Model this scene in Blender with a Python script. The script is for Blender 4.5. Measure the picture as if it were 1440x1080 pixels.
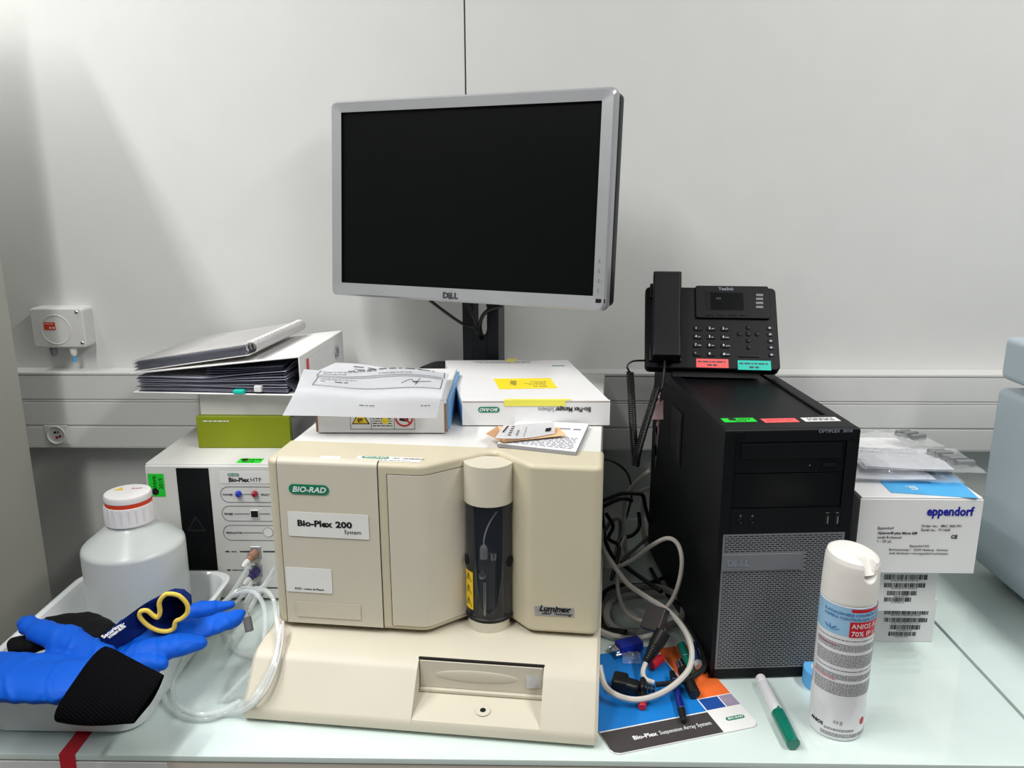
import bpy, bmesh, math, random
from mathutils import Vector, Matrix, Euler, noise
random.seed(7)
for o in list(bpy.data.objects): bpy.data.objects.remove(o)
S = bpy.context.scene
C = S.collection
PI = math.pi
R = math.radians

# ------------------------------------------------------------------ camera
F, PITCH, YAW, ROLL, CH = 1139.3, .2384, -.0201, -.0021, .66
CAMR = Matrix.Rotation(-YAW, 3, 'Z') @ Matrix.Rotation(PI/2-PITCH, 3, 'X') @ Matrix.Rotation(ROLL, 3, 'Z')
CAMP = Vector((0, 0, CH))
cd = bpy.data.cameras.new('camera'); cam = bpy.data.objects.new('camera', cd); C.objects.link(cam)
cd.sensor_width = 36; cd.lens = F/1440*36; cd.clip_start = .02; cd.clip_end = 50
cam.matrix_world = Matrix.Translation(CAMP) @ CAMR.to_4x4()
S.camera = cam
# ------------------------------------------------------------------ light and exposure
S.view_settings.view_transform = 'Standard'; S.view_settings.look = 'None'
S.view_settings.gamma = 1; S.view_settings.use_curve_mapping = False
S.view_settings.exposure = -.1
w = bpy.data.worlds.new('world'); S.world = w; w.use_nodes = True
w.node_tree.nodes['Background'].inputs[0].default_value = (.85, .93, 1, 1)
w.node_tree.nodes['Background'].inputs[1].default_value = .4
def area(name, loc, size, power, col=(1, .985, .968), target=None):
    l = bpy.data.lights.new(name, 'AREA'); l.shape = 'RECTANGLE'; l.size, l.size_y = size
    l.energy = power; l.color = col
    o = bpy.data.objects.new(name, l); C.objects.link(o); o.location = loc
    if target: o.rotation_euler = (Vector(target)-Vector(loc)).to_track_quat('-Z', 'Y').to_euler()
    return o
area('ceiling_strip_or_fill', (-.72, -.05, 1.84), (.14, 1.2), 27)
area('ceiling_strip_or_fill', (-1.23, .80, 1.84), (.09, 1.2), 31)
area('ceiling_strip_or_fill', (1.08, .35, 1.84), (.16, 1.2), 30)
area('ceiling_strip_or_fill', (1.2, -.9, 1.84), (.16, 1.2), 12)  # added fill light to brighten the bench at right front, not a room fixture

# ------------------------------------------------------------------ helpers
def ray(px, py):
    return CAMR @ Vector(((px-720)/F, -(py-540)/F, -1))
def P(px, py, x=None, y=None, z=None):
    d = ray(px, py)
    t = x/d.x if x is not None else (y/d.y if y is not None else (z-CH)/d.z)
    return CAMP + d*t
class Fr:
    """frame of a thing that stands at loc turned by rz"""
    def __init__(s, loc, rz): s.M = Matrix.Translation(Vector(loc)) @ Matrix.Rotation(rz, 4, 'Z'); s.I = s.M.inverted(); s.loc = loc; s.rz = rz
    def hit(s, px, py, ax, val):
        o = s.I @ CAMP; d = s.I.to_3x3() @ ray(px, py); t = (val-o[ax])/d[ax]
        return o + d*t
    def front(s, px, py, yl=0): q = s.hit(px, py, 1, yl); return (q.x, q.z)
    def top(s, px, py, zl): q = s.hit(px, py, 2, zl); return (q.x, q.y)
def lin(c): c = c/255; return c/12.92 if c <= .04045 else ((c+.055)/1.055)**2.4
MATS = {}
def mat(name, rgb, rough=.5, metal=0, coat=0, var=.03, bump=0, bscale=200, trans=0, alpha=1, ior=1.45, emit=0, spec=.5, sub=0):
    m = bpy.data.materials.new(name); m.use_nodes = True; nt = m.node_tree; b = nt.nodes['Principled BSDF']
    col = [lin(c) for c in rgb]
    if var:
        tc = nt.nodes.new('ShaderNodeTexCoord'); n = nt.nodes.new('ShaderNodeTexNoise'); n.inputs['Scale'].default_value = 14
        r = nt.nodes.new('ShaderNodeValToRGB')
        r.color_ramp.elements[0].position = .3; r.color_ramp.elements[1].position = .7
        r.color_ramp.elements[0].color = [c*(1-var) for c in col]+[1]; r.color_ramp.elements[1].color = [min(1, c*(1+var)) for c in col]+[1]
        nt.links.new(tc.outputs['Object'], n.inputs['Vector']); nt.links.new(n.outputs['Fac'], r.inputs[0]); nt.links.new(r.outputs[0], b.inputs['Base Color'])
    else: b.inputs['Base Color'].default_value = col+[1]
    b.inputs['Roughness'].default_value = rough; b.inputs['Metallic'].default_value = metal
    b.inputs['Coat Weight'].default_value = coat; b.inputs['Coat Roughness'].default_value = .05
    b.inputs['Transmission Weight'].default_value = trans; b.inputs['Alpha'].default_value = alpha; b.inputs['IOR'].default_value = ior
    b.inputs['Specular IOR Level'].default_value = spec
    if sub: b.inputs['Subsurface Weight'].default_value = sub; b.inputs['Subsurface Radius'].default_value = (.02, .02, .02)
    if emit: b.inputs['Emission Color'].default_value = col+[1]; b.inputs['Emission Strength'].default_value = emit
    if bump:
        tc = nt.nodes.new('ShaderNodeTexCoord'); n = nt.nodes.new('ShaderNodeTexNoise'); n.inputs['Scale'].default_value = bscale
        bp = nt.nodes.new('ShaderNodeBump'); bp.inputs['Strength'].default_value = bump; bp.inputs['Distance'].default_value = .001
        nt.links.new(tc.outputs['Object'], n.inputs['Vector']); nt.links.new(n.outputs['Fac'], bp.inputs['Height']); nt.links.new(bp.outputs[0], b.inputs['Normal'])
    MATS[name] = m; return m
mat('wall', (211, 212, 210), .42, var=.012, bump=.05, bscale=60, spec=.4)
mat('wall_far', (150, 150, 146), .7); mat('joint', (90, 90, 86), .8)
mat('trunk', (214, 214, 212), .4, var=.01)
mat('groove', (120, 120, 118), .7)
mat('ceiling', (190, 190, 188), .8); mat('floor', (112, 114, 114), .4)
mat('glass_top', (213, 228, 223), .04, coat=1, var=.015, spec=.6)
mat('glass_edge', (150, 190, 180), .15, coat=.5)
mat('steel_strip', (214, 206, 194), .4, metal=.1)
mat('board', (196, 198, 200), .5)
mat('cab', (176, 176, 168), .45, var=.01)
mat('shell', (198, 190, 165), .42, var=.02, bump=.08, bscale=900); mat('cream', (202, 196, 179), .42, var=.015, bump=.08, bscale=900)
mat('cream2', (202, 196, 180), .42, var=.015, bump=.08, bscale=900)
mat('seam', (30, 26, 24), .9)
mat('white', (226, 226, 224), .5); mat('whiteg', (215, 215, 212), .4)
mat('cardbox', (222, 222, 222), .5, var=.02)
mat('kraft', (150, 110, 80), .8); mat('paper', (232, 234, 238), .7, var=.01)
mat('print', (60, 60, 66), .6, var=0); mat('printlight', (140, 140, 150), .6, var=0)
mat('black', (12, 13, 15), .45, var=.05); mat('pcblack', (5, 7, 11), .5, spec=.28, bump=.1, bscale=1500, var=.03)
mat('pcgloss', (5, 7, 11), .35, spec=.35, var=.03); mat('hole', (3, 3, 4), .9, var=0)
mat('grille', (112, 115, 119), .4, metal=.15); mat('badge', (150, 156, 172), .3, metal=.5, var=0); mat('silver', (176, 178, 182), .38, metal=.55, bump=.05, bscale=1200)
mat('silverd', (90, 92, 96), .4, metal=.5)
mat('screen', (8, 10, 11), .3, var=.0, spec=.18); mat('standblack', (16, 21, 28), .45, spec=.35)
mat('chrome', (200, 200, 205), .2, metal=1)
mat('green', (16, 122, 84), .5, var=0); mat('fluor', (28, 205, 50), .5, var=.0); mat('lime', (126, 138, 8), .5)
mat('yellow', (236, 214, 40), .5, var=0); mat('tapeyellow', (230, 222, 90), .45); mat('warn', (236, 196, 30), .4, var=0)
mat('orangered', (206, 66, 36), .5); mat('red', (196, 30, 44), .4); mat('pinkred', (240, 92, 92), .5, var=0); mat('teal', (20, 190, 172), .5, var=0)
mat('textwhite', (225, 228, 230), .5, var=0); mat('textblack', (16, 16, 20), .5, var=0); mat('navy', (16, 16, 150), .5, var=0)
mat('smoke', (40, 46, 54), .03, trans=.0, alpha=.42, coat=1, var=0); mat('darkin', (30, 36, 52), .35)
mat('blueglove', (0, 90, 208), .6, var=.04, bump=.2, bscale=160, spec=.3); mat('navyknit', (8, 34, 104), .85, spec=.2, bump=.4, bscale=500)
mat('blackglove', (5, 5, 7), .75, spec=.25, bump=.3, bscale=400); mat('yellowhem', (232, 204, 88), .75, bump=.5, bscale=500)
mat('traywhite', (228, 232, 233), .22, coat=.4)
mat('hdpe', (214, 221, 219), .28, trans=.12, var=.01, sub=.15); mat('capwhite', (232, 230, 230), .35); mat('capring', (214, 66, 30), .4)
mat('cangloss', (226, 226, 230), .25, coat=.5, var=.01); mat('cancap', (226, 224, 218), .4, sub=.1, var=.01)
mat('canblue', (150, 190, 220), .3, coat=.4, var=.08); mat('canblue2', (84, 136, 184), .3, var=0)
mat('tapeblue', (92, 168, 222), .6); mat('tealmark', (0, 112, 92), .3, coat=.4)
mat('cablewhite', (196, 192, 184), .45); mat('cablegrey', (130, 130, 128), .5); mat('cableblack', (16, 17, 19), .4)
mat('tube', (225, 232, 232), .08, alpha=.38, coat=.6, var=0); mat('bag', (235, 238, 240), .08, alpha=.15, coat=1, var=0)
mat('greyplastic', (118, 120, 122), .5); mat('vgablue', (20, 40, 150), .4); mat('penblue', (16, 30, 110), .2, coat=.5)
mat('padblue', (22, 120, 200), .35, var=.05); mat('paddark', (66, 62, 62), .35, var=.02); mat('orange', (238, 112, 50), .4, var=.12)
mat('padnavy', (30, 74, 150), .4); mat('skyphoto', (150, 140, 160), .5, var=.35); mat('eppblue', (74, 170, 226), .4)
mat('freezer', (172, 186, 194), .35, var=.008); mat('pipe', (160, 120, 100), .4); mat('purple', (60, 48, 110), .4)
mat('envelope', (222, 182, 140), .7); mat('leafgrey', (150, 152, 158), .6); mat('filedark', (120, 124, 142), .35, var=.25)
mat('pink', (214, 186, 184), .7); mat('ledblue', (20, 50, 170), .1, coat=1); mat('ledred', (150, 16, 40), .1, coat=1)
mat('clearlabel', (226, 226, 222), .35); mat('sheet', (238, 239, 250), .6, var=.05); mat('bluebox', (110, 160, 205), .5)

def rib(name, rgb, scale, axis='X', rough=.85):
    m = mat(name, rgb, rough, var=.02); nt = m.node_tree; b = nt.nodes['Principled BSDF']
    tc = nt.nodes.new('ShaderNodeTexCoord'); wv = nt.nodes.new('ShaderNodeTexWave'); wv.bands_direction = axis; wv.inputs['Scale'].default_value = scale; wv.inputs['Distortion'].default_value = .6
    bp = nt.nodes.new('ShaderNodeBump'); bp.inputs['Strength'].default_value = .8; bp.inputs['Distance'].default_value = .002
    nt.links.new(tc.outputs['Object'], wv.inputs['Vector']); nt.links.new(wv.outputs['Fac'], bp.inputs['Height']); nt.links.new(bp.outputs[0], b.inputs['Normal'])
rib('cuffknit', (3, 3, 7), 110, 'DIAGONAL'); MATS['cuffknit'].node_tree.nodes['Principled BSDF'].inputs['Specular IOR Level'].default_value = .12

def tagit(o, label=None, cat=None, group=None, kind=None):
    if label: o['label'] = label
    if cat: o['category'] = cat
    if group: o['group'] = group
    if kind: o['kind'] = kind
    return o
def thing(name, label, cat, loc=(0, 0, 0), rz=0, group=None, fr=None):
    if fr: loc, rz = fr.loc, fr.rz
    o = bpy.data.objects.new(name, None); o.empty_display_size = .02; C.objects.link(o)
    o.location = loc; o.rotation_euler = (0, 0, rz); return tagit(o, label, cat, group)
def link(name, me, m, parent=None, smooth=True):
    if isinstance(m, str): m = [m]
    for q in m: me.materials.append(MATS[q])
    o = bpy.data.objects.new(name, me); C.objects.link(o)
    if parent is not None: o.parent = parent
    if smooth:
        for p in me.polygons: p.use_smooth = True
        me.set_sharp_from_angle(angle=R(35))
        md = o.modifiers.new('n', 'WEIGHTED_NORMAL'); md.keep_sharp = True; md.weight = 100
    return o
class MB:
    def __init__(s): s.bm = bmesh.new()
    def absorb(s, t, M=None, mi=0):
        if M is not None: bmesh.ops.transform(t, matrix=M, verts=t.verts)
        for f in t.faces: f.material_index = mi
        me = bpy.data.meshes.new('t'); t.to_mesh(me); t.free(); s.bm.from_mesh(me); bpy.data.meshes.remove(me); return s
    def box(s, a, b, bev=0, seg=2, M=None, mi=0, sel=None):
        t = bmesh.new(); bmesh.ops.create_cube(t, size=1)
        a = Vector(a); b = Vector(b); d = b-a
        for v in t.verts: v.co = Vector((a.x+(v.co.x+.5)*d.x, a.y+(v.co.y+.5)*d.y, a.z+(v.co.z+.5)*d.z))
        if bev:
            es = [e for e in t.edges if sel is None or sel((e.verts[0].co+e.verts[1].co)/2, (e.verts[1].co-e.verts[0].co).normalized())]
            bmesh.ops.bevel(t, geom=es, offset=min(bev, min(abs(x) for x in d)*.49), segments=seg, affect='EDGES', profile=.5)
        return s.absorb(t, M, mi)
    def prism(s, poly, z0, z1, bev=0, seg=3, M=None, mi=0, only='top'):
        """polygon in xy extruded in z; bevels top rim (or both)"""
        t = bmesh.new(); lo = [t.verts.new((x, y, z0)) for x, y in poly]; hi = [t.verts.new((x, y, z1)) for x, y in poly]
        n = len(poly); t.faces.new(hi); t.faces.new(lo[::-1])
        for i in range(n): t.faces.new((lo[i], lo[(i+1) % n], hi[(i+1) % n], hi[i]))
        bmesh.ops.recalc_face_normals(t, faces=t.faces)
        if bev:
            es = [e for e in t.edges if (e.verts[0] in hi and e.verts[1] in hi) or (only == 'both' and e.verts[0] in lo and e.verts[1] in lo)]
            bmesh.ops.bevel(t, geom=es, offset=bev, segments=seg, affect='EDGES', profile=.5)
        return s.absorb(t, M, mi)
    def lathe(s, prof, n=32, M=None, mi=0, arc=None):
        t = bmesh.new(); rings = []
        for r, z in prof:
            if r < 1e-6: rings.append([t.verts.new((0, 0, z))])
            else: rings.append([t.verts.new((r*math.cos(2*PI*i/n), r*math.sin(2*PI*i/n), z)) for i in range(n)])
        for a, b in zip(rings, rings[1:]):
            for i in range(n):
                j = (i+1) % n
                vs = [a[i % len(a)], a[j % len(a)], b[j % len(b)], b[i % len(b)]]
                u = []
                for v in vs:
                    if v not in u: u.append(v)
                if len(u) > 2:
                    try: t.faces.new(u)
                    except ValueError: pass
        bmesh.ops.recalc_face_normals(t, faces=t.faces)
        return s.absorb(t, M, mi)
    def tube(s, pts, r, n=8, sub=6, closed=False, mi=0, cap=True, taper=None):
        pts = [Vector(p) for p in pts]
        q = spline(pts, sub, closed) if sub > 1 else pts
        t = bmesh.new(); rings = []; m = len(q); up = None
        for i, p in enumerate(q):
            if closed: d = q[(i+1) % m]-q[i-1]
            else: d = q[min(i+1, m-1)]-q[max(i-1, 0)]
            if d.length < 1e-9: d = Vector((0, 0, 1))
            d.normalize()
            if up is None: up = d.orthogonal().normalized()
            up = (up-d*up.dot(d)); up = up.normalized() if up.length > 1e-6 else d.orthogonal().normalized()
            sd = d.cross(up); rr = r if taper is None else r*taper(i/(m-1))
            rings.append([t.verts.new(p+(up*math.cos(2*PI*k/n)+sd*math.sin(2*PI*k/n))*rr) for k in range(n)])
        L = m if closed else m-1
        for i in range(L):
            a, b = rings[i], rings[(i+1) % m]
            for k in range(n): t.faces.new((a[k], a[(k+1) % n], b[(k+1) % n], b[k]))
        if not closed and cap: t.faces.new(rings[0][::-1]); t.faces.new(rings[-1])
        return s.absorb(t, None, mi)
    def quad(s, a, b, c, d, mi=0):
        f = s.bm.faces.new([s.bm.verts.new(Vector(q)) for q in (a, b, c, d)]); f.material_index = mi; return s
    def surf(s, fn, nu, nv, thick=0, mi=0):
        t = bmesh.new(); g = [[t.verts.new(fn(i/nu, j/nv)) for j in range(nv+1)] for i in range(nu+1)]
        for i in range(nu):
            for j in range(nv): t.faces.new((g[i][j], g[i+1][j], g[i+1][j+1], g[i][j+1]))
        if thick: bmesh.ops.solidify(t, geom=t.faces[:], thickness=thick)
        return s.absorb(t, None, mi)
    def out(s, name, m, parent=None, M=None, smooth=True):
        if M is not None: bmesh.ops.transform(s.bm, matrix=M, verts=s.bm.verts)
        me = bpy.data.meshes.new(name); s.bm.to_mesh(me); s.bm.free(); return link(name, me, m, parent, smooth)
def spline(p, sub, closed=False):
    q = []; n = len(p)
    for i in range(n if closed else n-1):
        a, b, c, d = (p[(i-1) % n], p[i], p[(i+1) % n], p[(i+2) % n]) if closed else (p[max(i-1, 0)], p[i], p[i+1], p[min(i+2, n-1)])
        for k in range(sub):
            t = k/sub; q.append(.5*((2*b)+(c-a)*t+(2*a-5*b+4*c-d)*t*t+(3*b-a-3*c+d)*t**3))
    if not closed: q.append(p[-1])
    return q
def rrect(w, h, r, n=5, x=0, y=0):
    """rounded rectangle polygon, CCW, lower left corner at x, y"""
    out = []
    for cx, cy, a0 in ((w-r, r, -90), (w-r, h-r, 0), (r, h-r, 90), (r, r, 180)):
        for k in range(n+1):
            a = R(a0+90*k/n); out.append((x+cx+r*math.cos(a), y+cy+r*math.sin(a)))
    return out
FRONT = Matrix.Rotation(PI/2, 4, 'X')          # xy drawing stands up, facing -Y
FLIP = Matrix.Rotation(PI, 4, 'Z')
def at(x, y, z): return Matrix.Translation((x, y, z))
def text(name, s, size, m, parent, M, bold=0, shear=0, xs=1, align='LEFT', ext=.0001, warp=None, sp=1, fit=None):
    cu = bpy.data.curves.new('tx', 'FONT'); cu.body = s; cu.size = size; cu.offset = bold*size; cu.shear = shear; cu.align_x = align
    cu.extrude = ext; cu.resolution_u = 2; cu.space_character = sp
    o = bpy.data.objects.new('tx', cu); C.objects.link(o)
    dg = bpy.context.evaluated_depsgraph_get(); me = bpy.data.meshes.new_from_object(o.evaluated_get(dg))
    bpy.data.objects.remove(o); bpy.data.curves.remove(cu)
    me.materials.clear()
    if fit:
        x_ = [v.co.x for v in me.vertices]; xs = fit/max(1e-6, max(x_)-min(x_))
    me.transform(Matrix.Diagonal((xs, 1, 1, 1)))
    if warp:
        for v in me.vertices: v.co = warp(v.co)
    if M is not None: me.transform(M)
    return link(name, me, m, parent, smooth=False)
def pill(name, w, h, M, parent, m='green', s='BIO-RAD', tm='textwhite', k=.62, r=None):
    """rounded badge w x h centred on M with lettering in it"""
    b = MB().prism(rrect(w, h, h*.49 if r is None else r, 6, -w/2, -h/2), 0, .0004, M=M).out(name, m, parent)
    text('lettering', s, h*k*1.25, tm, b, M @ at(0, -h*k*.44, .0006), bold=.022, shear=.25, align='CENTER', fit=w*.84)
    return b
def plate(name, w, h, M, parent, m, r=.0, t=.0004):
    b = MB()
    if r: b.prism(rrect(w, h, r, 4, -w/2, -h/2), 0, t, M=M)
    else: b.box((-w/2, -h/2, 0), (w/2, h/2, t), M=M)
    return b.out(name, m, parent)
def micro(name, lines, M, parent, m='print', seed=1, f=None, t=.00015):
    """unreadable small print: rows of little dashes; lines = (x0, x1, y, h)"""
    rnd = random.Random(seed); b = MB()
    for x0, x1, y, h in lines:
        x = x0
        while x < x1:
            l = min(h*rnd.uniform(1.2, 4.5), x1-x)
            if f: q = [f(x, y), f(x+l, y), f(x+l, y+h), f(x, y+h)]; b.quad(*q)
            else: b.quad((x, y, t), (x+l, y, t), (x+l, y+h, t), (x, y+h, t))
            x += l+h*.8
    return tagit(b.out(name, m, parent, M=M, smooth=False), kind='stuff')
def bars(name, x0, y0, w, h, M, parent, seed=1, n=40):
    rnd = random.Random(seed); b = MB(); x = x0
    while x < x0+w:
        l = rnd.choice((.0004, .0006, .0009, .0013)); b.quad((x, y0, .0005), (x+l, y0, .0005), (x+l, y0+h, .0005), (x, y0+h, .0005)); x += l+rnd.choice((.0004, .0006, .001))
    return tagit(b.out(name, 'textblack', parent, M=M, smooth=False), kind='stuff')
def struct(o): o['kind'] = 'structure'; return o

# ------------------------------------------------------------------ room
WY = 1.559
sx = -.1146
wb = struct(MB().box((-2.2, WY+.004, -.9), (2.8, WY+.1, 1.85)).out('wall_back', 'joint'))
MB().box((-2.2, WY, -.9), (sx-.0013, WY+.004, 1.85), .001, 1).out('wall_panel', 'wall', wb)
MB().box((sx+.0013, WY, -.9), (2.8, WY+.004, 1.85), .001, 1).out('wall_panel', 'wall', wb)
struct(MB().box((-2.3, -2.5, -.9), (-2.2, WY+.1, 1.85)).out('wall_left', 'wall_far'))
struct(MB().box((2.8, -2.5, -.9), (2.9, WY+.1, 1.85)).out('wall_right', 'wall_far'))
struct(MB().box((-2.3, -2.6, -.9), (2.9, -2.5, 1.85)).out('wall_front', 'wall_far'))
struct(MB().box((-2.3, -2.6, -1.0), (2.9, WY+.1, -.9)).out('floor', 'floor'))
struct(MB().box((-2.3, -2.6, 1.85), (2.9, WY+.1, 1.95)).out('ceiling', 'ceiling'))
# wall trunking
TY = 1.509
tr = struct(MB().box((-1.6, TY+.003, .162), (2.3, WY, .3125), .001, 1).out('trim_1', 'trunk'))
def zt(py): return P(200, py, y=TY).z
zl = [zt(525.5), zt(528), zt(562), zt(566), zt(598.5), zt(600.5), zt(629), zt(635)]
MB().box((-1.6, TY-.001, zl[1]), (2.3, TY+.01, .3145), .002, 2).out('rail', 'trunk', tr)
MB().box((-1.6, TY-.001, .162), (2.3, TY+.01, zl[6]), .002, 2).out('rail', 'trunk', tr)
for a, b in ((1, 2), (3, 4), (5, 6)):
    MB().box((-1.6, TY, zl[b]+.0006), (2.3, TY+.006, zl[a]-.0006), .0012, 2).out('cover_strip', 'trunk', tr)
MB().box((-1.6, TY+.001, zl[3]+.001), (2.3, TY+.005, zl[2]-.0006), .0005, 1).out('divider', 'trunk', tr)

# ------------------------------------------------------------------ benches
FY, SX = .8281, .6356
tb = thing('laboratory_bench', 'long bench under the instruments with pale green glass top and beige front edge', 'bench', (-.03, FY, -.9))
def bench(root, x0, x1, ox):
    o = Vector((ox, FY, -.9))
    def bx(n, a, b, m, bev=0): return MB().box(Vector(a)-o, Vector(b)-o, bev).out(n, m, root)
    bx('glass_top', (x0, FY, -.008), (x1, WY-.002, 0), 'glass_top', .0012)
    bx('edge_strip', (x0, FY+.0015, -.045), (x1, FY+.02, -.009), 'steel_strip', .003)
    bx('tabletop', (x0, FY+.02, -.04), (x1, WY-.004, -.009), 'board')
    for x in (x0+.02, x1-.07):
        for y in (FY+.03, WY-.08): bx('leg', (x, y, -.9), (x+.05, y+.05, -.04), 'steel_strip')
bench(tb, -.70, SX-.0025, -.03)
tb2 = thing('laboratory_bench', 'second bench at the far right under the pale blue cabinet, beyond the diagonal joint', 'bench', (1.4, FY, -.9))
bench(tb2, SX+.0025, 2.2, 1.4)

# cabinet on the left
cb = thing('storage_cabinet', 'tall grey cabinet cropped by the left edge of the picture', 'cabinet', (-1.2, .9, -.9))
MB().box((-.4, -.25, 0), (.314, .460, 1.965), .006).out('body', 'cab', cb)
for a, b in ((-.39, -.042), (-.034, .31)): 
    d = MB().box((a, -.272, .08), (b, -.252, 1.96), .004).out('door', 'cab', cb)
    MB().box((b-.04 if a < 0 else a+.025, -.29, 1.0), (b-.025 if a < 0 else a+.04, -.272, 1.15), .003).out('handle', 'silver', d)

# pale freezer / centrifuge at the right
fz = thing('laboratory_freezer', 'large pale blue-grey appliance with rounded edges cropped by the right edge', 'appliance', (.985, 1.07, 0))
vsel = lambda c, d: True
MB().box((-.202, -.24, .02), (.22, .26, .335), .012, 4).out('body', 'freezer', fz)
MB().box((-.172, -.215, .33), (.205, .235, .36), .01, 3).out('seal', 'white', fz)
MB().box((-.198, -.24, .348), (.22, .265, .420), .012, 4).out('lid', 'freezer', fz)
for x in (-.15, .17):
    for y in (-.19, .21): MB().lathe([(0, 0), (.018, 0), (.018, .021), (0, .021)], 16, M=at(x, y, 0)).out('foot', 'black', fz)

# ------------------------------------------------------------------ wall sensor and socket
sb = thing('sensor_box', 'square white sensor box with red sticker on the left wall', 'sensor box', (-.905, WY, .395))
MB().prism(rrect(.104, .078, .008, 4, -.052, -.036), 0, .036, .004, 3, M=FRONT).out('housing', 'whiteg', sb)
MB().lathe([(.027, 0), (.0275, .0012), (.029, .0012), (.0295, 0)], 40, M=at(-.004, -.0358, 0) @ FRONT).out('ring', 'whiteg', sb)
st = plate('sticker', .022, .015, at(-.015, -.0362, .007) @ FRONT, sb, 'orangered')
micro('lettering', [(-.009, .008, .004, .0012), (-.001, .009, -.005, .003)], at(-.015, -.0364, .007) @ FRONT, st, 'textwhite', 3, t=.0004)
for x, z in ((.040, .034), (.044, -.026)):
    MB().lathe([(0, .002), (.002, .002), (.0035, .001), (.004, 0)], 16, M=at(x, -.0355, z) @ FRONT).out('screw', 'chrome', sb)
for x, m2 in ((-.02, 'greyplastic'), (.019, 'capwhite')):
    MB().lathe([(0, -.035), (.006, -.036), (.0065, -.042), (.0065, -.048), (.004, -.053), (0, -.053)], 10, M=at(x, -.025, 0)).out('cable_gland', m2, sb)
MB().lathe([(0, -.066), (.0034, -.066), (.0034, -.05)], 12, M=at(.019, -.025, 0)).out('plug', 'tapeblue', sb)
wo = thing('wall_outlet', 'round power socket with a red pin cover in the lower trunking strip', 'socket', (-.93, TY, .188))
MB().box((-.02, -.0015, -.0195), (.026, .001, .0195), .001, 1).out('plate', 'trunk', wo)
MB().lathe([(.012, .001), (.0155, .002), (.017, .0045), (.018, .0045), (.0185, 0)], 32, M=at(.003, 0, 0) @ FRONT).out('socket_ring', 'trunk', wo)
for x, z, m2, r in ((.001, .0055, 'hole', .0022), (.010, -.0025, 'hole', .0022), (.004, -.005, 'red', .0028), (.0075, .006, 'greyplastic', .0025)):
    MB().lathe([(0, .0035), (r, .003), (r, 0)], 14, M=at(x, 0, z) @ FRONT).out('socket_hole', m2, wo)

# ------------------------------------------------------------------ sample platform (lower part of the instrument)
BF = Fr((-.3617, .8928, 0), R(-5.86))
pf = thing('plate_loading_base', 'cream sloping base unit with a recessed plate bay under the analyser', 'instrument base', fr=BF)
BW = .449
prof = [(0, .006), (0, .014), (.003, .021), (.040, .064), (.046, .0695), (.054, .0735), (.066, .0755), (.110, .079), (.50, .079), (.50, .006)]
rc0 = .2190; rc1 = .3795; rb = .056; rz0 = .030
def slope_z(y):
    for (a, za), (b, zb) in zip(prof[1:], prof[2:]):
        if a <= y <= b and b > a: return za+(zb-za)*(y-a)/(b-a)
    return .014
def yz(pr, x0, x1, bev=.004):
    t = bmesh.new(); A = [t.verts.new((x0, y, z)) for y, z in pr]; B = [t.verts.new((x1, y, z)) for y, z in pr]
    t.faces.new(A); t.faces.new(B[::-1]); n = len(pr)
    for i in range(n): t.faces.new((A[i], B[i], B[(i+1) % n], A[(i+1) % n]))
    bmesh.ops.recalc_face_normals(t, faces=t.faces); return t
b = MB()
b.absorb(yz(prof, .004, rc0)); b.absorb(yz(prof, rc1, BW-.004))
back = [(rb, .006), (rb, slope_z(rb)), (.066, .0755), (.110, .079), (.50, .079), (.50, .006)]
b.absorb(yz(back, rc0, rc1))
flr = [(0.0, .006), (0, .014), (.003, .0195), (.010, .0225), (rb, .030), (rb, .006)]
b.absorb(yz(flr, rc0, rc1))
# rounded flanks
for x0, x1 in ((0, .004), (BW, BW-.004)):
    t = bmesh.new(); cy = .25; cz = .045
    A = [t.verts.new((x1, y, z)) for y, z in prof]; Bv = [t.verts.new((x0, min(max(y, .004), .496), z-(.004 if z > .01 else 0))) for y, z in prof]
    n = len(prof)
    for i in range(n): t.faces.new((A[i], Bv[i], Bv[(i+1) % n], A[(i+1) % n]))
    t.faces.new(Bv); bmesh.ops.recalc_face_normals(t, faces=t.faces); b.absorb(t)
bmesh.ops.remove_doubles(b.bm, verts=b.bm.verts, dist=1e-5)
b.out('housing', 'cream', pf)
# bay lining
bay = MB().box((rc0+.001, rb-.004, .034), (rc1-.001, rb-.001, slope_z(rb)-.002), .0005, 1).out('bay_door', 'cream2', pf)
MB().absorb((lambda t: (bmesh.ops.create_uvsphere(t, u_segments=32, v_segments=12, radius=1), t)[1])(bmesh.new()), M=at((rc0+rc1)/2-.006, rb-.004, .053) @ Matrix.Diagonal((.054, .0016, .0085, 1))).out('finger_grip', 'cream2', bay)
MB().box((rc0+.001, rb-.009, .0295), (rc1-.001, rb-.003, .034), .001, 2).out('sill', 'cream', pf)
MB().box((rc0-.0006, rb-.003, slope_z(rb)-.0035), (rc1+.0006, rb+.0006, slope_z(rb)+.0006)).out('gap', 'seam', pf)
MB().lathe([(0, .0), (.0035, .0), (.0038, .0006), (.009, .0004), (.0095, 0)], 28, M=at(.306, .0235, .0258) @ Matrix.Rotation(R(8), 4, 'X')).out('locating_ring', 'cream2', pf)
MB().lathe([(0, .0008), (.0036, .0008), (.0037, .0), ], 20, M=at(.306, .0235, .0258) @ Matrix.Rotation(R(8), 4, 'X')).out('hole', 'hole', pf)
q = MB()
q.surf(lambda u, v: Vector((.358+.0185*u, rb-.0065-.004*u*v-.001*math.sin(5*u), .0445+.0185*v)), 6, 3, .0004)
tp = q.out('masking_tape', 'paper', pf)
for x in (.03, BW-.03):
    for y in (.04, .45): MB().lathe([(0, 0), (.010, 0), (.010, .008), (0, .008)], 16, M=at(x, y, 0)).out('foot', 'black', pf)

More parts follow.
